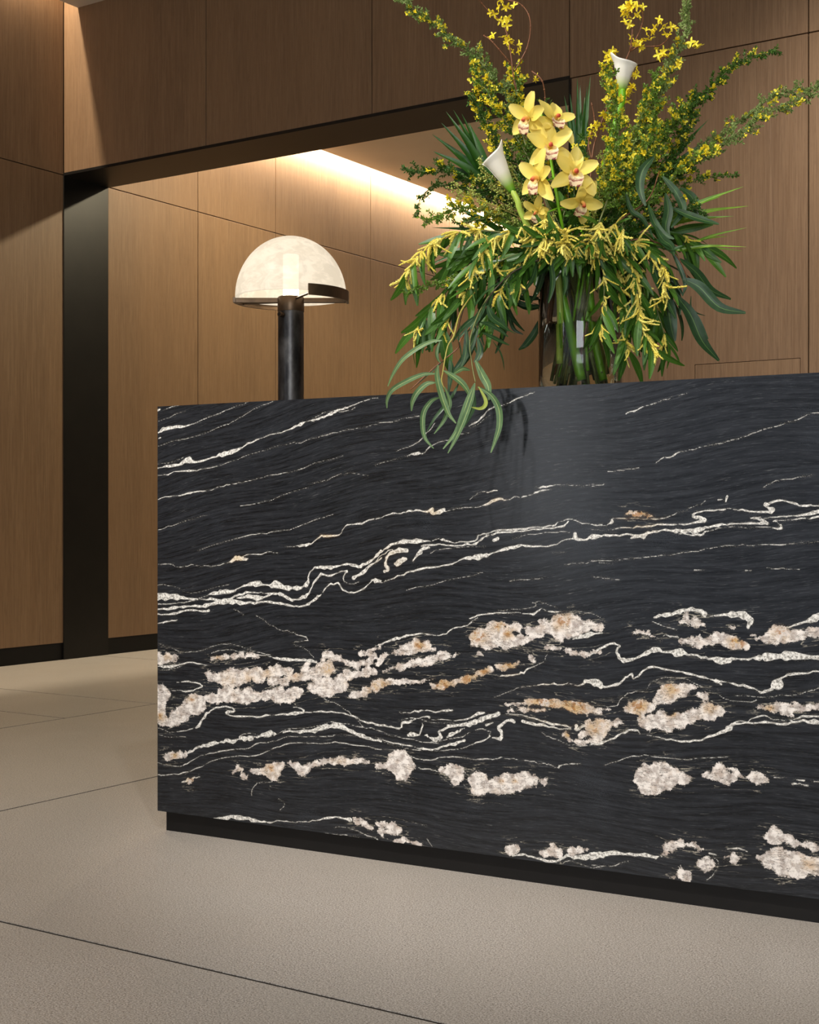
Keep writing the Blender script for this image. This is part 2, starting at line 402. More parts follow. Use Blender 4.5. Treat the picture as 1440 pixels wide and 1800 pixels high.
# vein drawing: every letter is a part of the stone, points are x, y, thickness
ORG = {'A': (270, 690, 3.6), 'B': (660, 690, 3.6), 'C': (1040, 650, 3.6), 'D': (270, 1060, 3.6), 'E': (660, 1060, 3.6), 'F': (1040, 1040, 3.0)}
VEINS = '''
A 30,255,10 60,235,22 120,220,18 200,212,14 260,195,8 350,155,6 450,118,5 540,80,4 600,62,4
A 30,290,6 45,285,12
A 30,340,3 120,310,3 250,280,3 400,225,4 500,185,4 560,150,4 640,105,4 700,75,4 760,50,4
A 28,112,16 36,106,14
A 30,178,2 100,160,2 150,130,3 200,120,2
A 60,112,3 120,92,5 160,84,3
A 25,480,10 80,465,14 160,455,22 210,430,30 260,440,18 330,425,14 400,400,14 450,390,26 510,370,26 560,345,14 620,315,12 680,290,8 760,262,8 830,245,8 880,225,12 930,200,18 960,185,8 1010,172,12 1060,160,14 1110,140,18 1150,120,14 1200,105,16 1240,90,10 1300,65,8 1360,45,8 1420,30,8
A 25,455,5 90,446,4 160,425,5 190,412,8
A 1010,165,4 1080,130,6 1150,118,6 1230,115,6 1290,92,4
A 25,525,4 90,520,6 110,508,8 150,497,8 230,495,14 300,485,8 400,465,6 500,432,4 600,395,3 720,360,3 800,335,3 900,310,3
A 900,320,3 1000,295,5 1100,268,6 1200,245,4 1300,225,4 1430,195,3
A 25,678,6 90,660,8 150,652,8 210,640,12 270,625,10 340,622,8 440,595,6 490,580,8 560,572,5 640,550,5 700,535,5 780,518,5 860,500,5 930,485,5 1020,450,4 1120,425,3 1200,400,3
A 980,580,3 1060,560,6 1110,550,7 1150,530,4 1250,510,3 1360,525,3
A 550,720,3 640,705,3 740,680,3 850,640,3 980,600,3
A 25,870,4 90,850,3 160,830,5 250,800,3 350,770,3
A 280,1000,3 400,960,4 480,935,5 560,915,6 650,900,6 740,885,6 830,870,5 920,845,5 1000,815,5 1080,790,6 1140,770,5
A 25,1085,6 100,1085,6 160,1105,6 240,1090,6 330,1100,6 420,1090,6 480,1070,8 520,1050,26 550,1048,30 600,1050,8
A 550,1040,4 610,1025,8 680,1022,8 720,1010,5 790,1010,6
A 830,975,7 910,975,8 950,965,18 1000,955,8 1050,912,10 1100,908,14 1180,900,8 1200,860,6 1240,835,10 1320,825,12 1380,803,8 1440,798,6
A 25,1290,38 100,1290,40 170,1295,30 230,1305,14 300,1300,8 350,1280,10 400,1270,20 440,1265,28 500,1258,16 540,1240,10 590,1215,20 650,1210,38 710,1220,12 770,1220,34 850,1235,26 930,1235,22 980,1200,16 985,1150,10 1020,1110,14 1080,1105,18 1140,1105,16 1200,1090,14 1260,1095,16 1310,1100,22 1360,1080,16 1400,1040,14 1440,1005,14
A 25,1340,8 120,1335,8 230,1325,8 310,1310,8 380,1310,22 450,1320,24 510,1290,14 560,1275,14 640,1265,8 700,1270,8 770,1270,16 820,1280,22 860,1310,20 910,1310,14 960,1290,26 990,1260,10 1010,1210,10 1060,1150,16 1110,1160,20 1170,1140,8 1220,1130,16 1200,1180,10 1250,1210,5 1300,1200,5
A 25,1370,14 90,1370,24 160,1360,18 240,1350,14 310,1355,20 380,1330,20 470,1320,28 550,1330,24 640,1330,14 740,1325,14 800,1335,16 870,1350,12 920,1352,12 980,1340,16 1030,1300,20 1060,1275,8
A 25,1400,14 100,1405,14 170,1390,14 230,1378,12 300,1382,12 350,1385,18
A 1070,1260,6 1110,1215,14 1140,1215,14 1170,1205,14 1200,1250,12 1250,1270,12 1310,1250,10 1370,1200,10 1400,1180,10 1440,1190,14
A 530,1300,10 600,1290,26 680,1300,20 740,1280,14
A 1270,1170,28 1320,1140,20 1380,1090,14 1440,1050,12
A 25,1215,3 130,1225,3 230,1270,3 350,1245,3 480,1215,3
B 0,460,3 120,420,3 200,400,4 270,385,18 310,378,8 370,330,6 460,300,6 520,265,8 590,258,6
B 560,215,4 590,210,8 650,180,12 700,120,12 740,100,10 800,80,8 860,60,8 910,30,8 960,15,6 1010,0,6
B 600,225,3 660,190,4 720,140,4
B 130,370,3 240,335,8 290,295,8 340,240,8 380,190,6
B 0,190,3 110,185,5 200,160,6 280,148,6
B 0,800,8 60,785,10 110,765,12 160,765,8 210,755,10 260,745,10 330,750,14 360,740,34 365,770,24 420,745,26 450,750,8 520,733,8 600,728,6 680,715,8 740,690,18 790,672,14 830,680,8 900,660,8 950,655,9 1000,640,8 1035,628,14 1110,612,3
B 600,672,2 650,637,6 710,632,10 775,615,4
B 1015,602,4 1060,597,12 1120,588,6 1200,583,6 1260,590,5 1350,588,4 1440,583,4
B 0,1040,12 40,1005,14 100,965,18 180,945,24 260,940,26 330,940,10 400,930,8 430,935,14 480,950,12 560,945,10 630,940,10 650,910,10 700,890,10 780,873,10 860,865,10 950,860,10 1040,850,10 1120,840,10 1170,815,8 1220,803,8 1290,820,8 1360,835,8 1440,840,8
B 290,970,10 350,965,12 430,960,10 500,970,12 580,965,12 640,955,14 680,920,14 720,900,10 800,885,10 900,880,10 1000,870,10 1100,860,10 1180,850,12 1220,820,12
B 60,1130,16 80,1118,22 62,1080,20 80,1030,22 130,1005,24 200,995,24
B 0,1075,10 40,1030,10 110,990,6
B 125,1085,28 160,1068,34 190,1050,22
B 240,1065,8 270,1020,18 310,985,22 350,985,10
B 0,1190,20 40,1200,8 80,1190,8 140,1165,8 200,1145,10 260,1125,14 320,1110,14 400,1100,10 480,1085,10 540,1060,10 600,1050,26 650,1040,34 700,1030,22 760,1010,14 820,990,16 870,980,26 930,972,16 1000,972,12 1070,975,14 1130,965,8 1200,935,8 1250,925,10 1265,900,36 1280,930,20 1340,930,12 1370,915,26 1440,910,12
B 870,930,5 950,905,4 1050,890,4 1150,885,6 1230,880,8
B 745,930,20 775,925,24
B 350,1020,3 380,1000,4 450,985,4 690,970,3
B 200,1250,3 370,1215,4 450,1190,5 600,1160,3 680,1140,4
B 850,1190,6 950,1180,8 1060,1170,4
B 1120,1015,3 1200,1010,4
B 1190,1090,4 1280,1080,6 1360,1070,5 1440,1062,4
B 590,1435,6 650,1410,10 720,1400,12 800,1395,10 900,1395,8 1000,1400,14 1050,1370,8 1080,1375,8 1130,1390,12 1200,1385,6 1300,1385,6 1380,1400,6 1430,1425,5
B 780,1380,3 880,1375,4 1000,1358,6 1015,1340,5 990,1325,4 1060,1330,6 1100,1345,5 1150,1360,3
C 220,280,6 270,260,10 330,235,8 400,215,5 450,195,4 510,175,3
C 550,165,5 600,153,5
C 405,590,4 460,560,6 510,545,10 560,520,6 650,502,6 760,478,6 860,455,6 950,430,6 1050,395,6 1150,362,6 1250,330,6 1350,295,6 1440,265,6 1600,215,6
C 100,642,4 200,635,5 300,622,6
C 0,733,6 80,725,4
C 1090,742,4 1160,705,6 1240,690,5 1340,678,5 1400,665,3
C 0,980,8 90,985,8 130,960,16 130,942,8 200,940,8 300,945,5 400,942,8 460,935,8 520,915,5 600,885,4 670,860,3 720,832,4
C 0,1010,4 100,1018,4 170,1000,8 260,1000,8 350,990,10 450,978,10 550,978,10 640,970,12 710,950,24 680,930,20 640,930,14 650,910,14 720,893,14 800,888,12 900,882,14 980,895,14 1080,900,14 1150,895,24 1100,860,16 1130,840,16 1200,830,12 1260,840,10 1300,855,14 1360,860,12 1430,862,6 1560,880,4
C 0,1060,14 50,1055,8 90,1048,14 160,1050,12 220,1040,10 290,1050,12 340,1040,18 400,1022,16 470,1015,12 540,1015,30 600,1020,34 670,1015,30 720,1000,14 800,985,16 880,975,10 970,973,12 1080,970,20 1110,965,20 1050,945,14 1010,938,10 1100,935,8 1200,930,10 1300,925,12 1390,910,20 1440,895,26 1560,860,14
C 250,1060,8 330,1060,12 360,1030,8
C 530,1035,6 620,1045,10 690,1045,14 740,1020,8 830,998,6 900,990,8 1000,995,8 1100,995,8 1200,1000,14 1190,975,14 1150,955,8 1250,950,8 1350,945,10 1440,935,14 1560,920,10
C 0,1210,5 120,1205,6 250,1195,4 400,1178,5 500,1165,5 600,1152,5 700,1140,4 780,1125,5 880,1112,6 1000,1110,5 1190,1105,8 1300,1098,4 1440,1085,4
C 0,1310,5 80,1320,7 180,1335,4
C 50,1220,6 140,1222,4
C 650,1270,8 720,1265,6
C 980,1272,10 1010,1272,8
C 1110,1255,5 1210,1257,6 1320,1262,4
C 800,822,8 830,820,6
C 860,800,20 850,830,10
D 510,40,4 540,55,6 570,75,5
D 650,80,5 690,100,7 720,130,6 790,165,5 870,185,5 905,198,7 980,230,5 895,250,6 900,265,3 960,290,4 1015,345,4
D 30,258,5 90,275,5 160,305,6 240,310,5 310,300,5 380,272,5 460,260,5 550,275,5 650,310,6 740,330,8
D 365,315,6 410,300,6 500,300,5 600,310,5 680,330,6 740,340,8 780,350,14 860,360,18 930,360,14 990,365,20 1030,375,12
D 25,400,8 80,405,16 150,395,12 210,378,12 280,382,10 350,400,5
D 25,422,3 120,418,5 180,400,3
D 150,505,6 220,495,10 280,505,12 310,530,14 270,545,8 200,560,10
D 30,540,8 100,545,6 190,560,8 250,560,6
D 1070,600,4 1140,630,6 1200,665,6 1250,705,6 1290,740,6 1320,780,6
D 270,790,16 310,740,18 350,690,12 400,662,10 460,655,12 510,675,14 500,690,14 460,690,18 480,712,14 560,718,12 650,720,14 740,712,10 820,705,12 900,695,16 950,690,16 940,670,10 890,655,6
D 960,688,8 1060,690,12 1160,692,10 1240,710,12 1310,740,14 1380,760,14 1440,775,12
D 30,790,5 100,815,6 180,812,8 250,795,8
D 30,830,3 100,850,4 200,845,4
D 215,950,14 260,925,16 300,905,14 340,900,26 390,885,20 430,882,10 470,870,24 500,880,30 540,860,12 560,855,30 610,858,40 640,850,14 690,840,20 740,820,36 780,830,10
D 550,835,5 620,825,5 670,840,4
D 820,815,10 880,812,14 950,810,20 1020,805,26 1080,790,30 1140,775,34 1200,785,22 1260,815,18 1330,840,18 1390,865,12 1440,875,14
D 700,850,5 760,840,4 850,800,4 950,795,4 1080,765,5 1130,750,6 1200,760,6 1270,780,5 1350,790,5 1440,810,6
D 25,1010,4 90,1030,5 170,1030,5 210,1020,7 300,965,5 380,945,6 440,935,10 520,925,6 600,920,6 650,890,8 730,885,8 800,860,6 880,842,5 1000,845,5 1120,845,5 1150,835,5 1250,838,5 1350,860,5 1440,880,6
D 25,1085,6 100,1090,7 190,1075,7 300,1040,8 330,1020,6 430,985,6 540,972,6 620,970,6 700,945,8 740,930,7 800,905,7 900,885,6 1020,888,6 1090,890,8 1150,882,7 1240,895,8 1320,905,7 1440,925,6
D 180,1135,6 220,1122,16 260,1110,10 295,1100,8
D 620,1215,4 625,1180,5 650,1145,5 690,1135,4 760,1130,3
D 790,1235,4 830,1270,4 800,1310,4
D 380,1362,10 440,1360,20 520,1355,26 590,1362,24 640,1378,20 700,1385,14 750,1388,14 800,1380,6 860,1382,8 920,1385,6 980,1380,8 1050,1370,10 1110,1360,14 1180,1355,14 1240,1370,24
D 1080,1457,6 1150,1465,8 1220,1468,8 1300,1480,8
D 1140,1420,4 1200,1415,5 1280,1440,6 1350,1470,8 1420,1495,8
D 25,130,6 60,125,10 100,115,14 150,110,6
E 0,275,8 60,250,10 120,228,18 160,220,18 220,205,12 310,192,12 380,205,8 450,195,10 490,160,10 540,150,10 600,130,10 620,110,8 650,90,6
E 1250,230,8 1300,210,20 1360,200,18 1440,190,10
E 790,462,12 830,460,14 890,455,10 940,435,10 980,410,8 1060,375,6 1090,320,5
E 750,600,3 850,560,4 920,530,5 1000,520,6 1065,515,10 1130,515,10 1220,518,10 1300,522,10 1330,495,20 1390,500,36 1425,515,36
E 150,690,6 170,700,6 250,688,10 310,682,8 380,690,10 450,680,14 490,678,14
E 0,770,14 60,775,12 120,790,12 160,790,14 170,760,16 230,750,26
E 205,838,14 230,830,32 275,838,12 292,800,9 300,760,6
E 240,742,8 330,715,14 350,740,6 420,735,6 500,745,8 580,735,10 640,705,20 690,690,14
E 150,748,5 260,728,6 340,752,5 450,762,6 600,752,6 700,715,8
E 300,880,5 420,872,6 520,850,8 600,820,6
E 310,838,10 345,848,18 380,864,26 415,846,16 402,818,14 440,796,14 475,772,8
E 460,780,20 520,775,16 590,765,24 650,750,28 720,720,26 780,700,20
E 455,850,10 490,826,22 530,810,14 565,792,8
E 0,800,4 80,830,5 160,850,6 240,865,6 320,880,6 400,885,6
E 0,845,5 60,870,8 140,890,10 220,905,12 300,920,14 380,925,14 430,905,14 500,890,16 560,870,20
E 0,865,3 100,895,4 200,920,5 320,932,6 440,935,8 540,920,6 620,890,8 680,870,12 715,850,12 730,820,6
E 740,850,10 790,860,18 800,820,16 785,790,20 830,745,16 880,745,26
E 630,805,8 680,800,8 730,815,6
E 700,770,16 740,755,10
E 820,700,6 900,705,6 980,720,10 1050,745,14 1120,765,14 1200,775,14 1240,785,8
E 930,745,16 1000,765,20 1060,770,18 1130,790,10 1240,800,8
E 1270,780,24 1275,800,20 1320,780,16 1400,745,14 1440,735,14
E 1050,820,4 1100,850,6 1170,870,6 1230,900,6 1330,900,6 1440,895,10
E 0,925,4 100,928,5 170,935,7 220,970,7 280,990,8 350,995,8 430,975,8 520,975,7 620,985,7 700,990,7 760,985,8 820,980,7 900,990,7 980,1000,8 1050,1018,8 1100,1022,8 1150,1042,8 1170,1030,14 1230,1015,10 1300,1018,5
E 270,1045,8 320,1050,8 380,1062,8 410,1065,14
E 400,1080,3 440,1120,3 500,1160,3
E 560,1150,5 590,1190,4 630,1240,4
E 330,1490,5 360,1540,5
E 220,1380,3 330,1410,3
E 870,1600,12 930,1590,14 980,1605,12 1040,1620,14 1100,1635,16 1160,1625,14 1210,1600,16 1280,1610,26 1350,1605,30 1400,1590,30 1440,1600,30
E 1190,1650,5 1240,1630,6 1350,1668,5 1440,1680,8
F 330,140,10 370,125,20 430,115,20 480,100,16 550,97,18 590,115,26 600,135,12
F 625,130,5 680,122,12 740,120,22 800,125,34 835,150,34 825,190,16
F 320,155,6 370,180,6 450,200,6
F 375,232,6 430,238,10 460,240,8
F 960,195,8 1040,185,10 1120,165,14 1170,145,30 1200,130,30 1290,100,16
F 0,330,12 50,300,14 100,275,14 150,285,12 130,310,14 150,350,16 180,365,20 230,350,10 290,325,20 330,308,24 400,318,12 470,320,30 510,330,14 580,345,14 640,355,20 710,365,32 760,355,14 810,358,12 870,352,18 920,345,34 1000,340,40 1080,340,38 1200,350,20 1320,352,12
F 0,475,20 30,485,40 60,500,16 110,495,14 150,480,12 180,455,12 210,437,12 225,460,10 260,430,12 300,400,14 350,400,12 420,415,12 500,430,12 570,445,12 640,465,12 690,490,14
F 660,465,10 720,480,10 800,500,14 860,515,14 900,528,16 950,515,20 970,490,44 985,485,40 1000,455,10 1050,435,14 1120,430,12 1200,420,12 1320,400,8
F 0,580,4 60,600,4 130,600,4 160,560,4 210,530,4 280,525,4 320,480,4 380,455,4 460,455,4 520,470,4 600,510,4 700,560,4 800,580,4 870,580,5
F 760,545,4 900,555,4 1000,550,4 1100,540,6 1160,520,6 1200,510,5
F 0,805,14 60,795,12 120,770,10 180,740,12 230,728,14 260,745,6
F 290,755,4 350,770,8 420,785,10 500,788,12 560,785,10 620,765,12 680,745,16 730,720,16 750,690,8 820,680,10 900,655,8 960,675,6 1040,680,8 1120,660,10 1200,655,10 1320,650,8
F 720,715,20 760,695,14 850,690,14 940,690,12 1000,700,12 1060,690,12 1120,685,14 1200,690,26
F 70,915,3 170,880,4 250,865,4 340,870,4 440,882,4 560,882,4 720,870,4
F 960,980,5 1025,978,5
F 1060,1010,12 1100,1015,8 1140,1025,12
F 1070,990,5 1120,995,10
F 1160,1000,8 1200,1000,8
F 0,1405,26 60,1390,22 120,1380,20 200,1385,14 280,1390,16 340,1400,14 370,1395,8
F 0,1440,5 60,1450,5 130,1440,5 200,1420,3
F 620,1380,10 660,1390,8
F 710,1360,8 780,1355,10 820,1370,8
F 610,1520,4 650,1480,5 670,1430,5 640,1400,4
'''
BLOBS = '''
D 370,355,12 410,345,26 460,340,24 540,330,24 600,332,22 670,338,14
D 25,350,50 80,350,44 130,348,30 155,345,16
D 335,455,36 400,470,64 470,480,86 560,460,90 640,450,90 720,440,76 800,430,50 860,440,34
D 740,490,50 820,500,46 880,470,40 960,450,56 1030,470,40 1060,530,70 1130,520,86 1190,520,56 1180,470,36 1260,460,46 1340,440,36 1400,430,40
D 970,390,26 1000,430,36 1100,415,60
D 1000,530,46 1080,570,40 1180,560,30
D 330,600,36 400,600,60 480,580,80 560,590,84 650,590,80 740,585,76 820,575,70 900,570,56 930,560,36
D 830,625,30 880,600,40
D 30,590,100 80,570,50 40,680,80 60,750,50 120,740,66 180,690,96 240,650,106 290,640,76 300,620,50
D 1070,350,36 1100,335,28 1160,350,36 1220,375,30 1290,385,34 1350,370,38 1390,340,34 1370,325,18 1310,335,14 1340,305,12 1400,285,8 1440,275,8
D 1240,590,30 1300,575,40 1360,545,40 1420,510,44 1440,495,44
D 60,975,26 120,965,46 170,960,40 200,955,20
D 500,1070,8 540,1040,24 560,1070,46 575,1100,36 600,1090,26
D 620,1060,12 640,1062,18 700,1065,46 750,1060,76 790,1040,56 820,1025,22
D 850,1015,8 880,1030,26 920,1040,76 945,1060,50 990,1030,26 1040,1020,34 1100,1005,46 1170,1000,46 1240,1000,40 1300,995,32 1350,1005,18
D 1410,1025,26 1440,1030,40
D 1270,1375,30 1330,1395,34 1390,1420,30
D 1440,1450,50 1450,1470,40
D 220,1122,18 250,1115,10
E 20,390,26 50,350,26 100,320,32 160,300,40 220,280,52 280,270,66 330,265,46 370,290,26
E 50,430,14 110,405,24 170,400,44 230,380,46 300,370,40 370,350,46 440,335,46 480,330,20 510,320,8
E 610,270,26 650,220,64 700,230,94 760,200,110 800,250,104 840,200,80 870,150,36 900,160,40
E 780,150,36 800,150,40
E 840,280,46 920,240,56 980,230,46 1000,215,20
E 660,310,26 680,320,10
E 950,180,14 1000,185,44 1060,170,56 1080,140,66 1140,170,86 1200,150,116 1250,140,96 1290,150,54 1340,140,54 1390,150,36 1420,160,16
E 1080,285,16 1120,285,20 1180,290,6 1210,305,22 1260,320,28 1310,320,28 1360,320,18 1440,300,12
E 0,540,56 40,510,56 90,500,28 140,510,26 180,495,14 240,500,16 310,490,10 370,475,4
E 350,520,22 420,520,40 500,505,36 570,485,32 630,460,24 690,430,30 735,415,18
E 780,410,24 840,400,34 900,390,26
E 985,340,34 1000,370,18
E 830,640,12 900,635,22 980,635,32 1060,635,36 1140,640,44 1220,650,56 1290,665,66 1340,680,54 1380,680,26 1420,690,26
E 830,685,20 900,678,22 980,675,24 1060,675,14
E 1180,840,14 1210,835,34 1260,880,24 1330,880,26 1400,860,26 1440,830,56
E 1300,830,36 1360,820,46 1410,780,56 1440,770,76
E 10,1025,18 60,1025,32 110,980,26 150,1020,104 180,1030,104 210,1030,56
E 420,1060,20 470,1065,54 510,1080,84 550,1060,56 570,1070,26 
E 510,1080,50 505,1130,34
E 620,1120,46 660,1130,96 660,1180,86 720,1160,106 790,1150,96 860,1140,86 930,1130,86 990,1120,56 1005,1130,26
E 1050,1130,34 1075,1145,46
E 10,1400,16 60,1400,34 110,1420,54 140,1430,44 60,1450,26
E 130,1510,18 180,1500,22 230,1515,18 290,1530,8
E 850,1570,54 880,1550,44 900,1580,16
E 1050,1580,46 1110,1570,66 1160,1575,56
E 1240,1575,46 1290,1570,36 1340,1565,24
F 10,180,46 50,190,22
F 470,160,18 500,150,36 540,165,36 590,175,18
F 735,185,20 750,185,20
F 215,220,12 250,215,18 300,225,14 340,245,14 370,262,6
F 480,265,22 530,265,38 590,270,46 650,260,54 690,245,54 740,265,56 790,275,46 820,300,16
F 850,235,12 890,240,14 940,245,36 990,235,76 1040,240,66 1080,235,46 1120,225,40 1160,210,36 1200,220,46 1300,220,60
F 0,625,28 40,628,12 100,622,12
F 180,615,18 220,610,66 260,605,66 300,610,46
F 340,570,26 380,560,64 420,530,74 470,515,54 520,510,36 540,520,18
F 560,545,16 600,545,26
F 250,690,26 300,690,64 360,680,76 420,690,76 480,670,76 540,650,66 600,640,64 650,630,46 670,620,46 690,640,16
F 400,720,46 350,715,36
F 0,720,76 50,710,66 100,700,46 160,690,16
F 880,610,8 930,615,18 980,620,36 1040,610,46 1100,615,36 1160,600,26 1200,605,26 1300,600,30
F 1060,655,12 1000,640,18
F 250,985,46 300,990,106 350,980,106 400,975,86 450,970,56 490,985,46 515,990,14
F 300,1000,60 310,1040,46
F 595,965,26 650,970,36 690,965,76 710,1010,46 740,975,36
F 720,935,12 770,950,12 800,985,12 850,970,46 890,985,46 920,990,20
F 390,1370,26 420,1340,54 460,1335,36 500,1330,18 550,1340,18 580,1350,6
F 580,1450,26 610,1445,46 640,1420,8
F 420,1500,8 460,1490,26 490,1490,46 520,1520,26
F 710,1410,22 750,1405,46 790,1395,22
F 920,1290,36 970,1290,56 1020,1300,46 1060,1330,26 1120,1340,36 1200,1350,36 1290,1350,40
F 880,1400,16 930,1420,70 1000,1420,116 1000,1470,76 1060,1450,86 1120,1430,56 1160,1440,66 1200,1440,66 1300,1450,60
C 220,915,16 270,912,24 340,915,22 400,915,6
'''
# rusty or tan places: x, y, reach, strength
TAN = '''
D 410,350,30,1 D 90,345,40,.5 D 1100,412,50,1 D 1240,515,34,.9 D 620,470,70,.45 D 470,490,60,.4 D 240,605,36,.8 D 130,965,28,.9 D 750,1055,60,.7
D 50,720,40,.9 D 1400,540,70,.7 D 550,1050,30,.4 D 720,430,60,.5 D 890,465,50,.6 D 230,1122,40,.9 D 1180,1000,60,.3
E 280,265,50,.9 E 650,210,60,1 E 790,150,50,1 E 840,190,50,.8 E 1190,110,60,1 E 1160,150,50,.5 E 40,520,60,.8 E 430,515,90,.9 E 600,480,90,.9 E 840,398,70,1
E 1060,635,120,.9 E 1250,660,140,.9 E 1215,835,30,1 E 1400,790,80,.7 E 800,1130,20,.9 E 885,1130,20,.9 E 690,430,50,.8
F 770,270,44,1.3 F 1000,215,50,.8 F 250,605,60,1 F 420,510,60,.8 F 430,640,30,.9 F 40,700,60,.7 F 640,610,40,.6 F 940,615,30,.8 F 620,620,50,.5 F 1140,1440,60,.5
C 300,915,120,.9 A 530,1050,60,.8 A 1100,905,80,.7 B 360,760,60,.6 B 760,690,80,.6 B 90,1060,120,.35
'''


def to_face(px, py):
    """point of the front face seen at a picture point"""
    k = (px - 720) / F
    t = (k * P0.y - P0.x) / (E.x - k * E.y)
    Y = P0.y + E.y * t
    return t, EYE + (HZ - py) / F * Y, F / Y


def parse(txt, fat=False):
    out = []
    for ln in txt.strip().splitlines():
        w = ln.split(); ox, oy, sc = ORG[w[0]]
        pts = []
        for q in w[1:]:
            x, y, d = (float(a) for a in q.split(','))
            t, z, s = to_face(ox + x / sc, oy + y / sc)
            rr = d / sc / 2 / s
            pts.append((t, z, rr * 1.04 + 0.0002 if fat else rr * (0.58 if d <= 8 else 0.74 if d <= 14 else 0.95)))
        out.append(pts)
    return out


def smooth_line(p, n=3):
    p = np.array(p)
    if len(p) < 3: return p
    q = np.vstack([2 * p[0] - p[1], p, 2 * p[-1] - p[-2]])
    out = []
    for i in range(len(p) - 1):
        a, b, c, d = q[i:i + 4]
        for k in range(n):
            u = k / n
            out.append(0.5 * (2 * b + (c - a) * u + (2 * a - 5 * b + 4 * c - d) * u * u + (3 * b - a - 3 * c + d) * u ** 3))
    out.append(p[-1])
    o = np.array(out); o[:, 2] = np.maximum(o[:, 2], 0.0002)
    return o


def field(T, Z, lines, pad=0.03, wob=0.0):
    """signed distance (m) to a family of tapering strokes on a regular grid"""
    D = np.full((len(Z), len(T)), pad, dtype=np.float32)
    for ln in lines:
        ln = smooth_line(ln)
        if wob:
            j = RNG.normal(0, wob, (len(ln), 2)); ln = ln.copy(); ln[:, :2] += j
            ln[:, 2] *= np.clip(1 + RNG.normal(0, 0.28, len(ln)), 0.35, 1.7)
        for a, b in zip(ln, ln[1:]):
            m = pad + max(a[2], b[2])
            i0, i1 = np.searchsorted(T, [min(a[0], b[0]) - m, max(a[0], b[0]) + m])
            j0, j1 = np.searchsorted(Z, [min(a[1], b[1]) - m, max(a[1], b[1]) + m])
            if i0 >= i1 or j0 >= j1: continue
            X, Y = np.meshgrid(T[i0:i1], Z[j0:j1])
            dx, dz = b[0] - a[0], b[1] - a[1]; L2 = dx * dx + dz * dz + 1e-12
            u = np.clip(((X - a[0]) * dx + (Y - a[1]) * dz) / L2, 0, 1)
            d = np.hypot(X - a[0] - u * dx, Y - a[1] - u * dz) - (a[2] + (b[2] - a[2]) * u)
            D[j0:j1, i0:i1] = np.minimum(D[j0:j1, i0:i1], d)
    return D


_veins = parse(VEINS); _blobs = parse(BLOBS, True)
_tan = []
_w = TAN.split()
for i in range(0, len(_w), 2):
    x, y, r, s_ = (float(a) for a in _w[i + 1].split(','))
    ox, oy, sc = ORG[_w[i]]
    t_, z_, q_ = to_face(ox + x / sc, oy + y / sc)
    _tan.append((t_, z_, r / sc / q_, s_))


def stone_fields(T, Z):
    X, Y = np.meshgrid(T, Z)
    dv = field(T, Z, _veins, 0.03, 0.0010); db = field(T, Z, _blobs, 0.03, 0.0016)
    tn = np.zeros_like(X)
    for t, z, r, s in _tan:
        tn = np.maximum(tn, s * np.exp(-((X - t) ** 2 + ((Y - z) * 1.3) ** 2) / (r * r)))
    sl = np.interp(Y, [0, .3, .5, .7, .9, 1.1], [0.01, .04, .08, .14, .2, .24])
    fl = Y - sl * (X - X * X / 4.2) + 0.012 * np.sin(X * 5.3 + Y * 3) * np.exp(-((Y - .45) / .25) ** 2) + 0.006 * np.sin(X * 13 + 1 + Y * 9)
    return dv, db, tn, fl


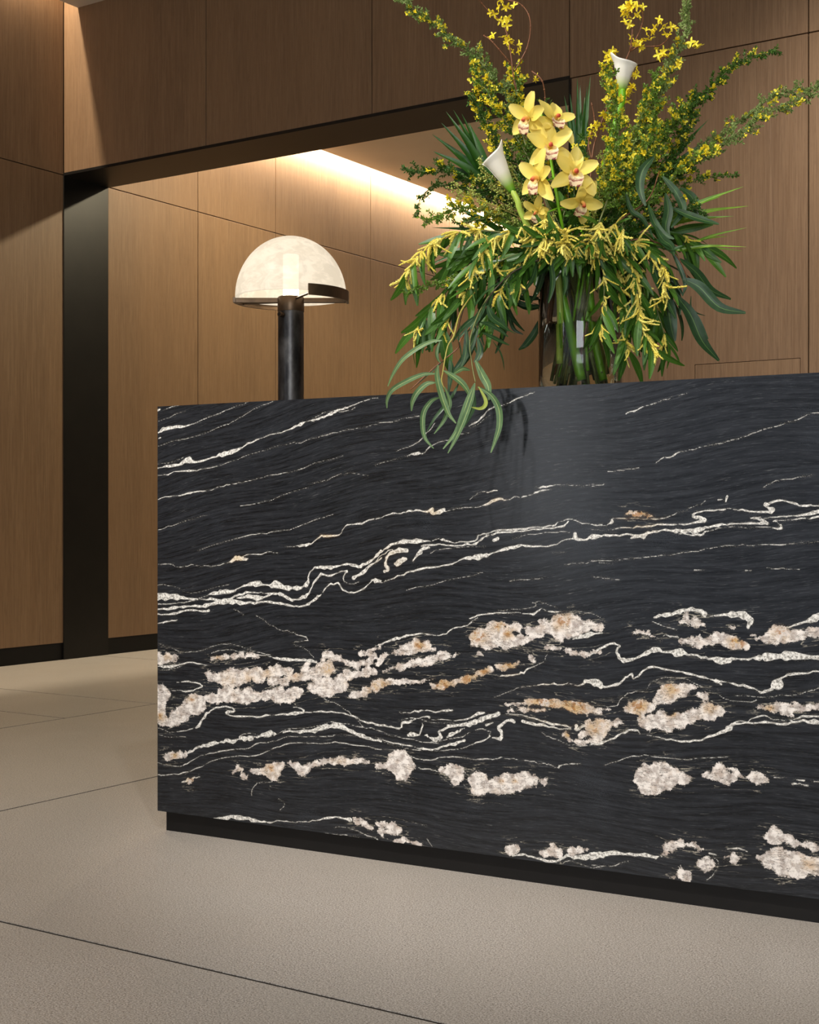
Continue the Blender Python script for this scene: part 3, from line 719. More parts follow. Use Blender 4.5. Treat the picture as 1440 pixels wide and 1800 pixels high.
def mat_stone():
    n = NT('black_marble')
    o = n.obj(); s = n.sep(o)
    dv = n.math('MULTIPLY', n.attr('vein'), 1000); db = n.math('MULTIPLY', n.attr('cloud'), 1000)   # mm
    tn = n.attr('tan'); fl = n.attr('flow')
    fv = n.xyz(s[0], n.math('MULTIPLY', fl, 22.0), s[1])
    fw = n.xyz(s[0], n.math('MULTIPLY', fl, 5.0), s[1])
    n1 = n.noise(fv, 7, 6, 0.68); n2 = n.noise(fv, 30, 5, 0.7); n3 = n.noise(o, 420, 3, 0.6)
    n4 = n.noise(o, 85, 6, 0.68); n5 = n.noise(o, 7, 3, 0.5); n6 = n.noise(fw, 5, 4, 0.6); nb = n.noise(fw, 16, 4, 0.6)
    n9 = n.noise(o, 180, 4, 0.65)
    # ground: near black with faint strata
    c = n.mix(n.step(n1, 0.3, 0.75), lin(19, 20, 22), lin(43, 45, 49))
    c = n.mix(n.step(n2, 0.52, 0.74, 0, 0.42), c, lin(92, 93, 96))
    c = n.mix(n.math('MULTIPLY', n.step(n2, 0.60, 0.68), n.step(n6, 0.55, 0.66, 0, 0.6)), c, lin(136, 134, 128))
    c = n.mix(n.math('MULTIPLY', n.step(n5, 0.56, 0.74, 0, 0.5), n.step(n3, 0.4, 0.66)), c, lin(58, 62, 68))
    # strands running along the clouds and veins
    dm = n.math('MINIMUM', dv, db)
    sv = n.xyz(n.math('MULTIPLY', s[0], 2.2), n.math('MULTIPLY', fl, 20.0), s[1])
    wave = n.math('ABSOLUTE', n.math('SUBTRACT', n.noise(sv, 3.0, 3, 0.55), 0.5))
    near = n.math('MULTIPLY', n.step(db, 5.0, 28.0, 1, 0), n.step(nb, 0.40, 0.56))
    str_ = n.math('MULTIPLY', n.math('MULTIPLY', n.step(wave, 0.004, 0.014, 1, 0), near), n.step(n9, 0.38, 0.58, 0.1, 0.8))
    c = n.mix(str_, c, lin(168, 160, 144))
    halo = n.math('MULTIPLY', n.step(dm, 0.2, 5.0, 1, 0), n.step(nb, 0.35, 0.6, 0.15, 0.9))
    c = n.mix(n.math('MULTIPLY', halo, n.step(n3, 0.52, 0.68, 0, 0.85)), c, lin(120, 114, 100))
    c = n.mix(n.math('MULTIPLY', n.math('MULTIPLY', halo, tn), n.step(n9, 0.4, 0.6, 0, .6), clamp=True), c, lin(96, 66, 30))
    # veins
    e1 = n.math('ADD', dv, n.math('MULTIPLY', n.math('SUBTRACT', n9, 0.5), 4.2))
    e1 = n.math('ADD', e1, n.math('MULTIPLY', n.math('SUBTRACT', n3, 0.5), 2.2))
    e1 = n.math('ADD', e1, n.math('MULTIPLY', n.math('SUBTRACT', nb, 0.5), 2.6))
    vm = n.step(e1, -0.35, 0.55, 1, 0)
    vc = n.mix(n.step(n9, 0.36, 0.60), lin(132, 128, 120), lin(236, 232, 224))
    vc = n.mix(n.math('MULTIPLY', tn, 0.7, clamp=True), vc, lin(206, 178, 128))
    c = n.mix(n.math('MULTIPLY', vm, n.step(n4, 0.30, 0.50, 0.45, 0.97)), c, vc)
    # feldspar clouds
    e2 = n.math('ADD', db, n.math('MULTIPLY', n.math('SUBTRACT', n.noise(o, 50, 4, 0.55), 0.5), 20))
    e2 = n.math('ADD', e2, n.math('MULTIPLY', n.math('SUBTRACT', n.noise(fw, 13, 4, 0.6), 0.5), 17))
    e2 = n.math('ADD', e2, n.math('MULTIPLY', n.math('SUBTRACT', n9, 0.5), 11))
    e2 = n.math('ADD', e2, n.math('MULTIPLY', n.math('SUBTRACT', n3, 0.5), 5))
    bm_ = n.step(e2, -0.2, 0.7, 1, 0)
    n7 = n.noise(o, 34, 6, 0.72); n8 = n.noise(n.add(o, (5, 5, 5)), 60, 5, 0.62)
    bc = n.mix(n.step(n8, 0.34, 0.60), lin(166, 154, 146), lin(230, 222, 214))
    bc = n.mix(n.step(n7, 0.48, 0.66, 0, 0.55), bc, lin(198, 178, 160))
    bc = n.mix(n.math('MULTIPLY', n.step(n7, 0.36, 0.56), n.math('MULTIPLY', tn, 0.9), clamp=True), bc, lin(196, 158, 98))
    bc = n.mix(n.math('MULTIPLY', n.step(n8, 0.50, 0.57), n.step(tn, 0.25, 0.8, 0, 0.8)), bc, lin(150, 100, 44))
    # dark cracks and rims
    rdg = n.math('ABSOLUTE', n.math('SUBTRACT', n.noise(fw, 20, 6, 0.7), 0.5))
    crack = n.math('MULTIPLY', n.step(rdg, 0.004, 0.016, 1, 0), n.step(n7, 0.42, 0.52, 0, 0.95))
    bc = n.mix(crack, bc, lin(40, 35, 30))
    rdg2 = n.math('ABSOLUTE', n.math('SUBTRACT', n8, 0.47))
    bc = n.mix(n.step(rdg2, 0.0, 0.010, 0.5, 0), bc, lin(96, 84, 72))
    edge = n.step(e2, -3.0, 0.0, 0, 1)
    bc = n.mix(n.math('MULTIPLY', edge, n.step(n3, 0.4, 0.6, 0.1, 0.75)), bc, lin(96, 84, 70))
    c = n.mix(bm_, c, bc)
    ro = n.step(n1, 0.3, 0.7, 0.15, 0.21)
    return n.done(n.bsdf(c, ro, spec=0.36))


STONE = mat_stone()
LEN = 3.6; MID = 1.74
ct = empty('reception_counter', P0, EA)
tag(ct, 'long reception counter clad in black marble with white and cream veins', 'counter')


def stone_grid(name, T, Z, Tf, y, parent, flip=False):
    dv, db, tn, fl = stone_fields(Tf, Z)
    if flip:      # book-matched: the mirrored leaf of the slab
        dv, db, tn, fl = (a[:, ::-1] for a in (dv, db, tn, fl))
    nx, nz = len(T), len(Z)
    X, Y = np.meshgrid(T, Z)
    co = np.zeros((nx * nz, 3), np.float32); co[:, 0] = X.ravel(); co[:, 1] = y; co[:, 2] = Y.ravel()
    i = np.arange(nx * nz, dtype=np.int32).reshape(nz, nx)
    q = np.stack([i[:-1, :-1], i[:-1, 1:], i[1:, 1:], i[1:, :-1]], -1).reshape(-1, 4)
    me = bpy.data.meshes.new(name)
    # rim verts for the thickness
    rim = [(T[0], Z[0]), (T[-1], Z[0]), (T[-1], Z[-1]), (T[0], Z[-1])]
    extra = np.array([(a, y, b) for a, b in rim] + [(a, y + 0.02, b) for a, b in rim], np.float32)
    n0 = nx * nz
    co = np.vstack([co, extra])
    ex = np.array([[0, 4, 5, 1], [1, 5, 6, 2], [2, 6, 7, 3], [3, 7, 4, 0], [4, 7, 6, 5]], np.int32) + n0
    q = np.vstack([q, ex])
    me.vertices.add(len(co)); me.vertices.foreach_set('co', co.ravel())
    me.loops.add(len(q) * 4); me.loops.foreach_set('vertex_index', q.ravel())
    me.polygons.add(len(q)); me.polygons.foreach_set('loop_start', np.arange(0, len(q) * 4, 4, dtype=np.int32))
    me.update(calc_edges=True)
    for nm, a, dflt in (('vein', dv, .03), ('cloud', db, .03), ('tan', tn, 0), ('flow', fl, .5)):
        at = me.attributes.new(nm, 'FLOAT', 'POINT')
        at.data.foreach_set('value', np.concatenate([a.ravel(), np.full(8, dflt)]).astype(np.float32))
    me.materials.append(STONE)
    return link(name, me, parent)


def stone_box(name, x0, x1, y0, y1, z0, z1, parent):
    o = box(name, x0, x1, y0, y1, z0, z1, STONE, parent, 0.0008)
    me = o.data
    for nm, dflt in (('vein', .03), ('cloud', .03), ('tan', 0), ('flow', None)):
        at = me.attributes.new(nm, 'FLOAT', 'POINT')
        at.data.foreach_set('value', [dflt if dflt is not None else (v.co.z - .2 * v.co.x + .6 * v.co.y) for v in me.vertices])
    return o


Zg = np.arange(SLAB0, TOP + 1e-6, (TOP - SLAB0) / 470)
stone_grid('front_panel', np.linspace(0, MID, 800), Zg, np.linspace(0, MID, 800), 0.0, ct)
T2 = np.linspace(MID + 0.0015, LEN, 420)
stone_grid('front_panel', T2, Zg[::2], np.linspace(2 * MID - LEN, MID, 420), 0.0, ct, True)
stone_box('worktop', 0.0, LEN, 0.021, 0.78, TOP - 0.02, TOP, ct)
stone_box('end_panel', 0.0, 0.02, 0.021, 0.76, SLAB0, TOP - 0.021, ct)
stone_box('end_panel', LEN - 0.02, LEN, 0.021, 0.76, SLAB0, TOP - 0.021, ct)
box('carcass', 0.025, LEN - 0.025, 0.03, 0.74, SLAB0, TOP - 0.021, SKIRT, ct)
box('plinth', 0.016, LEN - 0.016, 0.016, 0.72, 0.0, SLAB0 - 0.0005, SKIRT, ct)
# ------------------------------------------------------------------ the table lamp
def lathe(name, prof, mat, parent=None, n=48, uv=False):
    v, f = [], []
    for r, z in prof:
        for k in range(n):
            a = 2 * math.pi * k / n; v.append((r * math.cos(a), r * math.sin(a), z))
    for i in range(len(prof) - 1):
        for k in range(n):
            k2 = (k + 1) % n
            f.append((i * n + k, i * n + k2, (i + 1) * n + k2, (i + 1) * n + k))
    return link(name, mesh(name, v, f, mat, smooth=True), parent)


def arc_band(name, r0, r1, z0, z1, a0, a1, mat, parent, n=28):
    v, f = [], []
    for k in range(n + 1):
        a = math.radians(a0 + (a1 - a0) * k / n)
        for r, z in ((r0, z0), (r1, z0), (r1, z1), (r0, z1)):
            v.append((r * math.cos(a), r * math.sin(a), z))
    for k in range(n):
        for j in range(4):
            f.append((4 * k + j, 4 * k + (j + 1) % 4, 4 * k + 4 + (j + 1) % 4, 4 * k + 4 + j))
    f += [(3, 2, 1, 0), (4 * n, 4 * n + 1, 4 * n + 2, 4 * n + 3)]
    bm = bmesh.new(); me = mesh(name, v, f, mat); bm.from_mesh(me)
    bmesh.ops.recalc_face_normals(bm, faces=list(bm.faces)); bm.to_mesh(me); bm.free()
    return link(name, me, parent)


def rod(name, a, b, r, mat, parent, n=14, r2=None):
    a = Vector(a); b = Vector(b); d = (b - a)
    m = d.to_track_quat('Z', 'Y').to_matrix().to_4x4(); m.translation = a
    bm = bmesh.new()
    bmesh.ops.create_cone(bm, cap_ends=True, segments=n, radius1=r, radius2=r if r2 is None else r2, depth=d.length)
    for v in bm.verts: v.co.z += d.length / 2
    bm.transform(m)
    o = bmobj(name, bm, mat, parent)
    return o


def mat_alabaster():
    n = NT('alabaster'); o = n.obj()
    a = n.noise(n.add(n.scale(o, (1, 1, .55)), n.scale(n.n('ShaderNodeTexNoise').outputs[1], (.15, .15, .15))), 16, 5, 0.6)
    b = n.noise(n.scale(o, (1, 1, .4)), 38, 4, 0.6)
    c = n.mix(n.step(a, 0.40, 0.62), lin(232, 216, 190), lin(255, 238, 212))
    c = n.mix(n.step(b, 0.55, 0.75, 0, 0.6), c, lin(214, 202, 182))
    fr = n.n('ShaderNodeLayerWeight'); fr.inputs[0].default_value = 0.35
    e = n.n('ShaderNodeEmission'); n.put(e.inputs[0], c); e.inputs[1].default_value = 1.08
    d = n.bsdf(lin(240, 226, 205), 0.35, spec=0.4)
    tr = n.n('ShaderNodeBsdfTransparent')
    add = n.n('ShaderNodeAddShader'); 
    mx0 = n.n('ShaderNodeMixShader'); mx0.inputs[0].default_value = 0.85
    n.t.links.new(d, mx0.inputs[1]); n.t.links.new(e.outputs[0], mx0.inputs[2])
    mx = n.n('ShaderNodeMixShader'); mx.inputs[0].default_value = 0.13
    n.t.links.new(mx0.outputs[0], mx.inputs[1]); n.t.links.new(tr.outputs[0], mx.inputs[2])
    return n.done(mx.outputs[0])


def emitter(name, col, s):
    n = NT(name); e = n.n('ShaderNodeEmission'); e.inputs[0].default_value = col; e.inputs[1].default_value = s
    return n.done(e.outputs[0])


def mat_post():
    n = NT('patinated_bronze'); o = n.obj()
    a = n.noise(n.scale(o, (1, 1, .4)), 30, 4, 0.6)
    c = n.mix(n.step(a, .35, .7), lin(48, 46, 46), lin(84, 82, 80))
    return n.done(n.bsdf(c, n.step(a, .3, .7, .30, .42), 0.85, spec=0.5))


POST = mat_post(); ALAB = mat_alabaster()
BRZ = mat_plain('brown_bronze', lin(92, 74, 56), 0.38, 0.75, 0.5, 0.3, 30)
LC = K(0.2068, 0.30, TOP)
lamp = empty('table_lamp', LC, 0)
tag(lamp, 'dome table lamp with glowing alabaster shade on black metal column', 'lamp')
RZ = 0.300           # rim height over the worktop
pr = [(0.0, 0.0), (0.0345, 0.0), (0.0345, 0.002), (0.0345, RZ - 0.05)]
lathe('column', [(0.0, 0.0005), (0.0342, 0.0005), (0.0345, 0.003), (0.0345, RZ - 0.04), (0.0345, RZ + 0.004), (0.033, RZ + 0.006), (0.0, RZ + 0.006)], POST, lamp)
lathe('collar', [(0.0352, RZ - 0.034), (0.0356, RZ - 0.033), (0.0356, RZ + 0.003), (0.0352, RZ + 0.004)], BRZ, lamp)
prof = []
ro, ri = 0.1485, 0.138
for k in range(25):
    a = math.pi / 2 * k / 24; prof.append((ro * math.cos(a) + 1e-5, RZ + 0.004 + ro * 1.10 * math.sin(a)))
inner = []
for k in range(25):
    a = math.pi / 2 * (24 - k) / 24; inner.append((ri * math.cos(a) + 1e-5, RZ + 0.004 + ri * 1.10 * math.sin(a)))
lathe('shade', prof + inner + [prof[0]], ALAB, lamp, 72)
tube_ = lathe('light_tube', [(0.0, RZ + 0.008), (0.021, RZ + 0.008), (0.021, RZ + 0.118), (0.0, RZ + 0.122)], emitter('lamp_tube', lin(255, 236, 205), 16.0), lamp)
box('crossbar', -0.1475, -0.034, -0.006, 0.006, RZ - 0.010, RZ + 0.003, BRZ, lamp, 0.001)
box('crossbar', 0.034, 0.1475, -0.006, 0.006, RZ - 0.010, RZ + 0.003, BRZ, lamp, 0.001)
va = math.degrees(math.atan2(-LC.y, -LC.x))      # towards the viewer
arc_band('rim_band', 0.1490, 0.1555, RZ - 0.010, RZ + 0.019, va + 17, va + 92, BRZ, lamp)
arc_band('rim_band', 0.1490, 0.1555, RZ - 0.008, RZ + 0.006, va - 95, va - 175, BRZ, lamp)
vr = Vector((math.cos(math.radians(va + 25)), math.sin(math.radians(va + 25)), 0))
rod('strut', Vector((0, 0, RZ - 0.002)) + vr * 0.034, Vector((0, 0, RZ + 0.002)) + vr * 0.150, 0.003, BRZ, lamp)
vl = Vector((math.cos(math.radians(va - 120)), math.sin(math.radians(va - 120)), 0))
rod('strut', Vector((0, 0, RZ - 0.006)) + vl * 0.034, Vector((0, 0, RZ - 0.002)) + vl * 0.150, 0.003, BRZ, lamp)
vk = Vector((math.cos(math.radians(va - 38)), math.sin(math.radians(va - 38)), 0))
kn = rod('switch_knob', Vector((0, 0, RZ - 0.046)) + vk * 0.033, Vector((0, 0, RZ - 0.046)) + vk * 0.050, 0.0065, BRZ, lamp, 20)
rod('knob_stem', Vector((0, 0, RZ - 0.046)) + vk * 0.0345, Vector((0, 0, RZ - 0.046)) + vk * 0.0505, 0.0045, POST, kn, 16)
pl = bpy.data.lights.new('lamp_bulb', 'POINT'); pl.energy = 5; pl.color = (1, .84, .62); pl.shadow_soft_size = 0.03
plo = bpy.data.objects.new('lamp_bulb', pl); COL.objects.link(plo); plo.location = LC + Vector((0, 0, RZ - 0.03 + 0.1)); 
# ------------------------------------------------------------------ the vase
VC = K(1.042, 0.30, TOP)
VY = VC.y
VH = 0.335; VR = 0.0995; WATER = 0.164


def Q(px, py, dy=0.0):
    Y = VY + dy
    return Vector(((px - 720) / F * Y, Y, EYE + (HZ - py) / F * Y))


def mat_glass():
    n = NT('clear_glass')
    return n.done(n.bsdf((0.93, 0.95, 0.93, 1), 0.0, spec=0.5, Transmission_Weight=1.0, IOR=1.45))


def mat_water():
    n = NT('vase_water')
    return n.done(n.bsdf((0.90, 0.90, 0.78, 1), 0.0, Transmission_Weight=1.0, IOR=1.33))


vase = empty('glass_vase', VC)
tag(vase, 'clear glass cylinder vase half full of water on the marble counter', 'vase')
gp = [(1e-5, 0.0006), (VR - .002, 0.0006), (VR, 0.003), (VR, VH - .001), (VR - .001, VH), (VR - .003, VH), (VR - .004, VH - .001), (VR - .004, 0.016), (VR - .010, 0.011), (1e-5, 0.011)]
lathe('cylinder', gp, mat_glass(), vase, 72)
wp = [(1e-5, 0.0116), (VR - .0108, 0.0116), (VR - .0045, 0.0168), (VR - .0045, WATER), (1e-5, WATER)]
lathe('water', wp, mat_water(), vase, 72)

# ------------------------------------------------------------------ plant materials


def mat_leaf(name, a, b, rib=None, rough=0.4, trans=0.28, spec=0.4, wave=0.0):
    n = NT(name); o = n.obj(); r = n.rnd(); u = n.sep(n.uv())
    f = n.math('ADD', n.math('MULTIPLY', n.step(n.noise(o, 60, 3, .6), .3, .7), 0.45), n.math('MULTIPLY', r, 0.55))
    c = n.mix(f, a, b)
    if rib:
        d = n.math('ABSOLUTE', n.math('SUBTRACT', u[1], 0.5))
        vn = n.math('SINE', n.math('ADD', n.math('MULTIPLY', u[0], 190), n.math('MULTIPLY', d, -90)))
        c = n.mix(n.step(vn, 0.6, 1.0, 0, 0.12), c, rib)
        c = n.mix(n.step(d, 0.02, 0.055, 0.9, 0), c, rib)
    p = n.bsdf(c, rough, spec=spec)
    t = n.n('ShaderNodeBsdfTranslucent'); n.put(t.inputs[0], c)
    m = n.n('ShaderNodeMixShader'); m.inputs[0].default_value = trans
    n.t.links.new(p, m.inputs[1]); n.t.links.new(t.outputs[0], m.inputs[2])
    return n.done(m.outputs[0])


def mat_grad(name, stops, rough=0.5, trans=0.25, noise_amt=0.0):
    """colour along the piece's own length (uv x)"""
    n = NT(name); u = n.sep(n.uv())
    v = u[0]
    if noise_amt: v = n.math('ADD', v, n.math('MULTIPLY', n.math('SUBTRACT', n.noise(n.obj(), 80, 3, .6), .5), noise_amt))
    cr = n.n('ShaderNodeValToRGB'); n.put(cr.inputs[0], v)
    el = cr.color_ramp.elements
    el[0].position, el[0].color = stops[0]; el[1].position, el[1].color = stops[-1]
    for p_, c_ in stops[1:-1]:
        e = el.new(p_); e.color = c_
    p = n.bsdf(cr.outputs[0], rough, spec=.35)
    t = n.n('ShaderNodeBsdfTranslucent'); n.put(t.inputs[0], cr.outputs[0])
    m = n.n('ShaderNodeMixShader'); m.inputs[0].default_value = trans
    n.t.links.new(p, m.inputs[1]); n.t.links.new(t.outputs[0], m.inputs[2])
    return n.done(m.outputs[0])


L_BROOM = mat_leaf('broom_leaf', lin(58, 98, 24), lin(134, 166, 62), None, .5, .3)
L_DARK = mat_leaf('broom_leaf_dark', lin(40, 78, 22), lin(92, 132, 46), None, .5, .3)  # darker green variant of the broom leaf
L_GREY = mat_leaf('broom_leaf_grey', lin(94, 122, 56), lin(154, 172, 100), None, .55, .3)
L_ACAC = mat_leaf('wattle_leaf', lin(32, 72, 18), lin(86, 130, 42), lin(96, 140, 54), .42, .28)
L_EUC = mat_leaf('eucalyptus_leaf', lin(62, 94, 56), lin(98, 128, 80), lin(176, 194, 120), .45, .2)
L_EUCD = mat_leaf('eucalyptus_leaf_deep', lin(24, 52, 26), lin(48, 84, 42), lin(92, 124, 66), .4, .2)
L_YEL = mat_leaf('young_leaf', lin(150, 168, 60), lin(176, 186, 84), lin(200, 205, 120), .45, .3)
L_PALM = mat_leaf('palm_blade', lin(28, 62, 20), lin(54, 98, 32), None, .35, .25)
L_PALMY = mat_leaf('palm_blade_light', lin(96, 150, 40), lin(140, 180, 60), lin(180, 200, 90), .35, .3)
M_TWIG = mat_plain('green_twig', lin(112, 118, 66), .6, nz=.25, scale=60)
M_YSTEM = mat_plain('yellow_stem', lin(168, 158, 74), .5, nz=.2, scale=60)
M_BARK = mat_plain('red_bark', lin(122, 74, 42), .55, nz=.35, scale=80)
M_DARKST = mat_plain('dark_stem', lin(70, 58, 36), .6, nz=.3, scale=60)
M_GSTEM = mat_plain('green_stem', lin(122, 186, 34), .35, nz=.15, scale=30)
M_PSTEM = mat_plain('pale_green_stem', lin(186, 212, 92), .35, nz=.12, scale=30)
M_YFLOW = mat_leaf('yellow_petal', lin(250, 218, 14), lin(255, 246, 90), None, .5, .35)
M_CATK = mat_leaf('wattle_fluff', lin(238, 214, 72), lin(255, 246, 146), None, .9, .2, .1)
M_BUD = mat_leaf('green_bud', lin(150, 172, 74), lin(196, 206, 108), None, .5, .2)
M_ORCH = mat_grad('orchid_petal', [(0, lin(216, 196, 84)), (.35, lin(246, 222, 104)), (1, lin(252, 232, 128))], .45, .3, .25)
M_LIP = mat_grad('orchid_lip', [(0, lin(236, 190, 120)), (.3, lin(244, 224, 150)), (.62, lin(246, 226, 180)), (.76, lin(150, 54, 54)), (.84, lin(246, 222, 180)), (.93, lin(244, 216, 170)), (1, lin(124, 38, 44))], .5, .2, .5)
M_COLM = mat_grad('orchid_column', [(0, lin(238, 214, 110)), (.6, lin(240, 170, 90)), (1, lin(214, 90, 60))], .45, .2)
M_CALLA = mat_grad('calla_spathe', [(0, lin(84, 150, 34)), (.16, lin(140, 184, 60)), (.34, lin(220, 226, 176)), (.5, lin(246, 242, 228)), (1, lin(250, 247, 238))], .4, .3)
M_SPADIX = mat_plain('spadix_yellow', lin(232, 190, 60), .7, nz=.2, scale=300)

# ------------------------------------------------------------------ plant geometry


def spline(pts, n=8):
    p = [Vector(q) for q in pts]
    if len(p) < 3: return [p[0].lerp(p[-1], k / n) for k in range(n + 1)]
    q = [p[0] * 2 - p[1]] + p + [p[-1] * 2 - p[-2]]
    out = []
    for i in range(len(p) - 1):
        a, b, c, d = q[i:i + 4]
        for k in range(n):
            u = k / n
            out.append(0.5 * (2 * b + (c - a) * u + (2 * a - 5 * b + 4 * c - d) * u * u + (3 * b - a - 3 * c + d) * u ** 3))
    out.append(p[-1].copy())
    return out


class Acc:
    def __init__(s): s.v = []; s.f = []; s.uv = []

    def tube(s, pts, r0, r1, n=6, jit=0.0, cap=True):
        base = len(s.v); m = len(pts)
        up = Vector((0.3, 0.2, 1)).normalized()
        for i, p in enumerate(pts):
            d = (pts[min(i + 1, m - 1)] - pts[max(i - 1, 0)])
            d = d.normalized() if d.length > 1e-9 else Vector((0, 0, 1))
            x = d.cross(up)
            x = x.normalized() if x.length > 1e-3 else d.orthogonal().normalized()
            y = x.cross(d)
            r = r0 + (r1 - r0) * i / (m - 1)
            for k in range(n):
                a = 2 * math.pi * k / n; rr = r * (1 + random.uniform(-jit, jit))
                s.v.append(p + x * (math.cos(a) * rr) + y * (math.sin(a) * rr)); s.uv.append((i / (m - 1), k / n))
        for i in range(m - 1):
            for k in range(n):
                a = base + i * n + k; b = base + i * n + (k + 1) % n
                s.f.append((a, b, b + n, a + n))
        if cap:
            s.f.append(tuple(base + k for k in reversed(range(n)))); s.f.append(tuple(base + (m - 1) * n + k for k in range(n)))

    def blade(s, pts, w, nrm=None, fold=0.25, prof=None, wav=0.0):
        """a leaf blade along pts, v-folded about its rib"""
        base = len(s.v); m = len(pts); nrm = nrm or Vector((0, -1, 0.15))
        prof = prof or (lambda t: math.sin(math.pi * min(1, t * 0.92 + .03)) ** 0.75 * (1 - .35 * t))
        for i, p in enumerate(pts):
            t = i / (m - 1)
            d = (pts[min(i + 1, m - 1)] - pts[max(i - 1, 0)]).normalized()
            x = d.cross(nrm)
            x = x.normalized() if x.length > 1e-3 else d.orthogonal().normalized()
            nn = x.cross(d).normalized()
            h = w / 2 * prof(t)
            for j, k in ((-1, 0.0), (-.5, .25), (0, .5), (.5, .75), (1, 1.0)):
                lift = abs(j) * fold * h + wav * h * math.sin(t * 9 + j * 2)
                s.v.append(p + x * (j * h) - nn * (-lift)); s.uv.append((t, k))
        for i in range(m - 1):
            for j in range(4):
                a = base + i * 5 + j; s.f.append((a, a + 1, a + 6, a + 5))

    def leaflet(s, p, d, nrm, l, w):
        """small folded leaflet, two faces"""
        x = d.cross(nrm)
        x = x.normalized() if x.length > 1e-4 else d.orthogonal().normalized()
        q = x.cross(d).normalized()
        b = len(s.v)
        s.v += [p, p + d * (l * .55) + x * w * .5 + q * w * .2, p + d * l, p + d * (l * .55) - x * w * .5 + q * w * .2]
        s.uv += [(0, .5), (.5, 1), (1, .5), (.5, 0)]
        s.f += [(b, b + 1, b + 2), (b, b + 2, b + 3)]

    def ball(s, p, r, n=6):
        b = len(s.v)
        for i, (z, q) in enumerate(((-.9, .3), (-.4, .95), (.4, .95), (.9, .3))):
            for k in range(n):
                a = 2 * math.pi * k / n + i * .4
                s.v.append(p + Vector((math.cos(a) * q * r, math.sin(a) * q * r, z * r))); s.uv.append((.5, .5))
        for i in range(3):
            for k in range(n):
                a = b + i * n + k; c = b + i * n + (k + 1) % n; s.f.append((a, c, c + n, a + n))
        s.f.append(tuple(b + k for k in reversed(range(n)))); s.f.append(tuple(b + 3 * n + k for k in range(n)))

    def mesh(s, name, mat, smooth=True): return mesh(name, s.v, s.f, mat, s.uv, smooth)

    def put(s, name, mat, parent=None, smooth=True): return link(name, s.mesh(name, mat, smooth), parent)


def rdir(rng=random):
    while True:
        v = Vector((rng.uniform(-1, 1), rng.uniform(-1, 1), rng.uniform(-1, 1)))
        if 0.05 < v.length < 1: return v.normalized()


def orient(p, d, nrm, s=1.0):
    """matrix whose X runs along d and Z leans to nrm"""
    d = d.normalized(); y = nrm.cross(d)
    y = y.normalized() if y.length > 1e-4 else d.orthogonal().normalized()
    z = d.cross(y)
    m = Matrix((d * s, y * s, z * s)).transposed().to_4x4(); m.translation = p
    return m


# templates (all grow along +X, face +Z), shared by their copies
def leaf_template(name, L, w, mat, bend, side=0.0):
    a = Acc()
    pts = [Vector((L * t, side * L * math.sin(t * 2.6), bend * L * (t * t) * -1)) for t in [k / 9 for k in range(10)]]
    a.blade(pts, w, Vector((0, 0, 1)), 0.22)
    return a.mesh(name, mat)


ACAC_LEAVES = [leaf_template('leaf', 1.0, .25, L_ACAC, b, s) for b, s in ((.15, .03), (.3, -.04), (.05, .06), (.45, .02))]
EUC_LEAVES = [leaf_template('leaf', 1.0, .15, L_EUCD, b, s) for b, s in ((.2, .10), (.4, -.12), (.1, .16))]


def catkin_template(bend):
    a = Acc(); m = 13
    pts = [Vector((t, 0, -bend * t * t)) for t in [k / (m - 1) for k in range(m)]]
    a.tube(pts, .066, .05, 7, .3)
    b = len(a.v)
    for _ in range(85):
        i = random.randrange(1, m - 1); th = random.uniform(0, 6.28)
        p = pts[i] + Vector((random.uniform(-.03, .03), math.cos(th) * .085, math.sin(th) * .085)); a.ball(p, random.uniform(.018, .034), 4)
    return a.mesh('flower_spike', M_CATK)


CATKINS = [catkin_template(b) for b in (.35, .8, 1.25)]


def pea_flower():
    a = Acc()
    for ang, L, w, lift in ((0, 1.0, .75, .5), (2.2, .85, .5, .25), (-2.2, .85, .5, .25), (0.5, .7, .35, -.2), (-.5, .7, .35, -.2)):
        d = Vector((math.cos(ang) * .7 + .3, math.sin(ang), 0)).normalized()
        pts = [d * (L * t) + Vector((0, 0, lift * t * t)) for t in (0, .3, .6, .85, 1)]
        a.blade(pts, w, Vector((0, 0, 1)), .3, prof=lambda t: math.sin(math.pi * (.1 + .82 * t)) ** .7)
    return a.mesh('flower', M_YFLOW)


def star_flower():
    a = Acc()
    for k in range(4):
        ang = k * math.pi / 2 + .3
        d = Vector((.55, math.cos(ang) * .8, math.sin(ang) * .8)).normalized()
        pts = [d * (t * 1.0) + Vector((-.35 * t * t, 0, 0)) for t in (0, .25, .5, .75, 1)]
        a.blade(pts, .36, Vector((1, .1, 0)), .3, prof=lambda t: math.sin(math.pi * (.08 + .85 * t)) ** .6)
    return a.mesh('flower', M_YFLOW)


PEA = pea_flower(); STAR = star_flower()


def root_pts(k=None, spread=0.055):
    """from inside the vase up through its mouth"""
    a = random.uniform(0, 2 * math.pi); r = spread * math.sqrt(random.random())
    b = a + math.pi + random.uniform(-.8, .8); r2 = 0.06 * math.sqrt(random.random())
    foot = VC + Vector((math.cos(a) * r, math.sin(a) * r, random.uniform(.02, .07)))
    mouth = VC + Vector((math.cos(b) * r2, math.sin(b) * r2, VH + .005))
    return foot, mouth


def path_of(px, dy0, dy1, foot=True, n=8):
    """a stem through picture points, its depth running from dy0 to dy1"""
    m = len(px)
    ctl = [Q(x, y, dy0 + (dy1 - dy0) * (i + 1) / m) for i, (x, y) in enumerate(px)]
    return ctl


def along(pts):
    ds = [0]
    for a, b in zip(pts, pts[1:]): ds.append(ds[-1] + (b - a).length)
    return ds


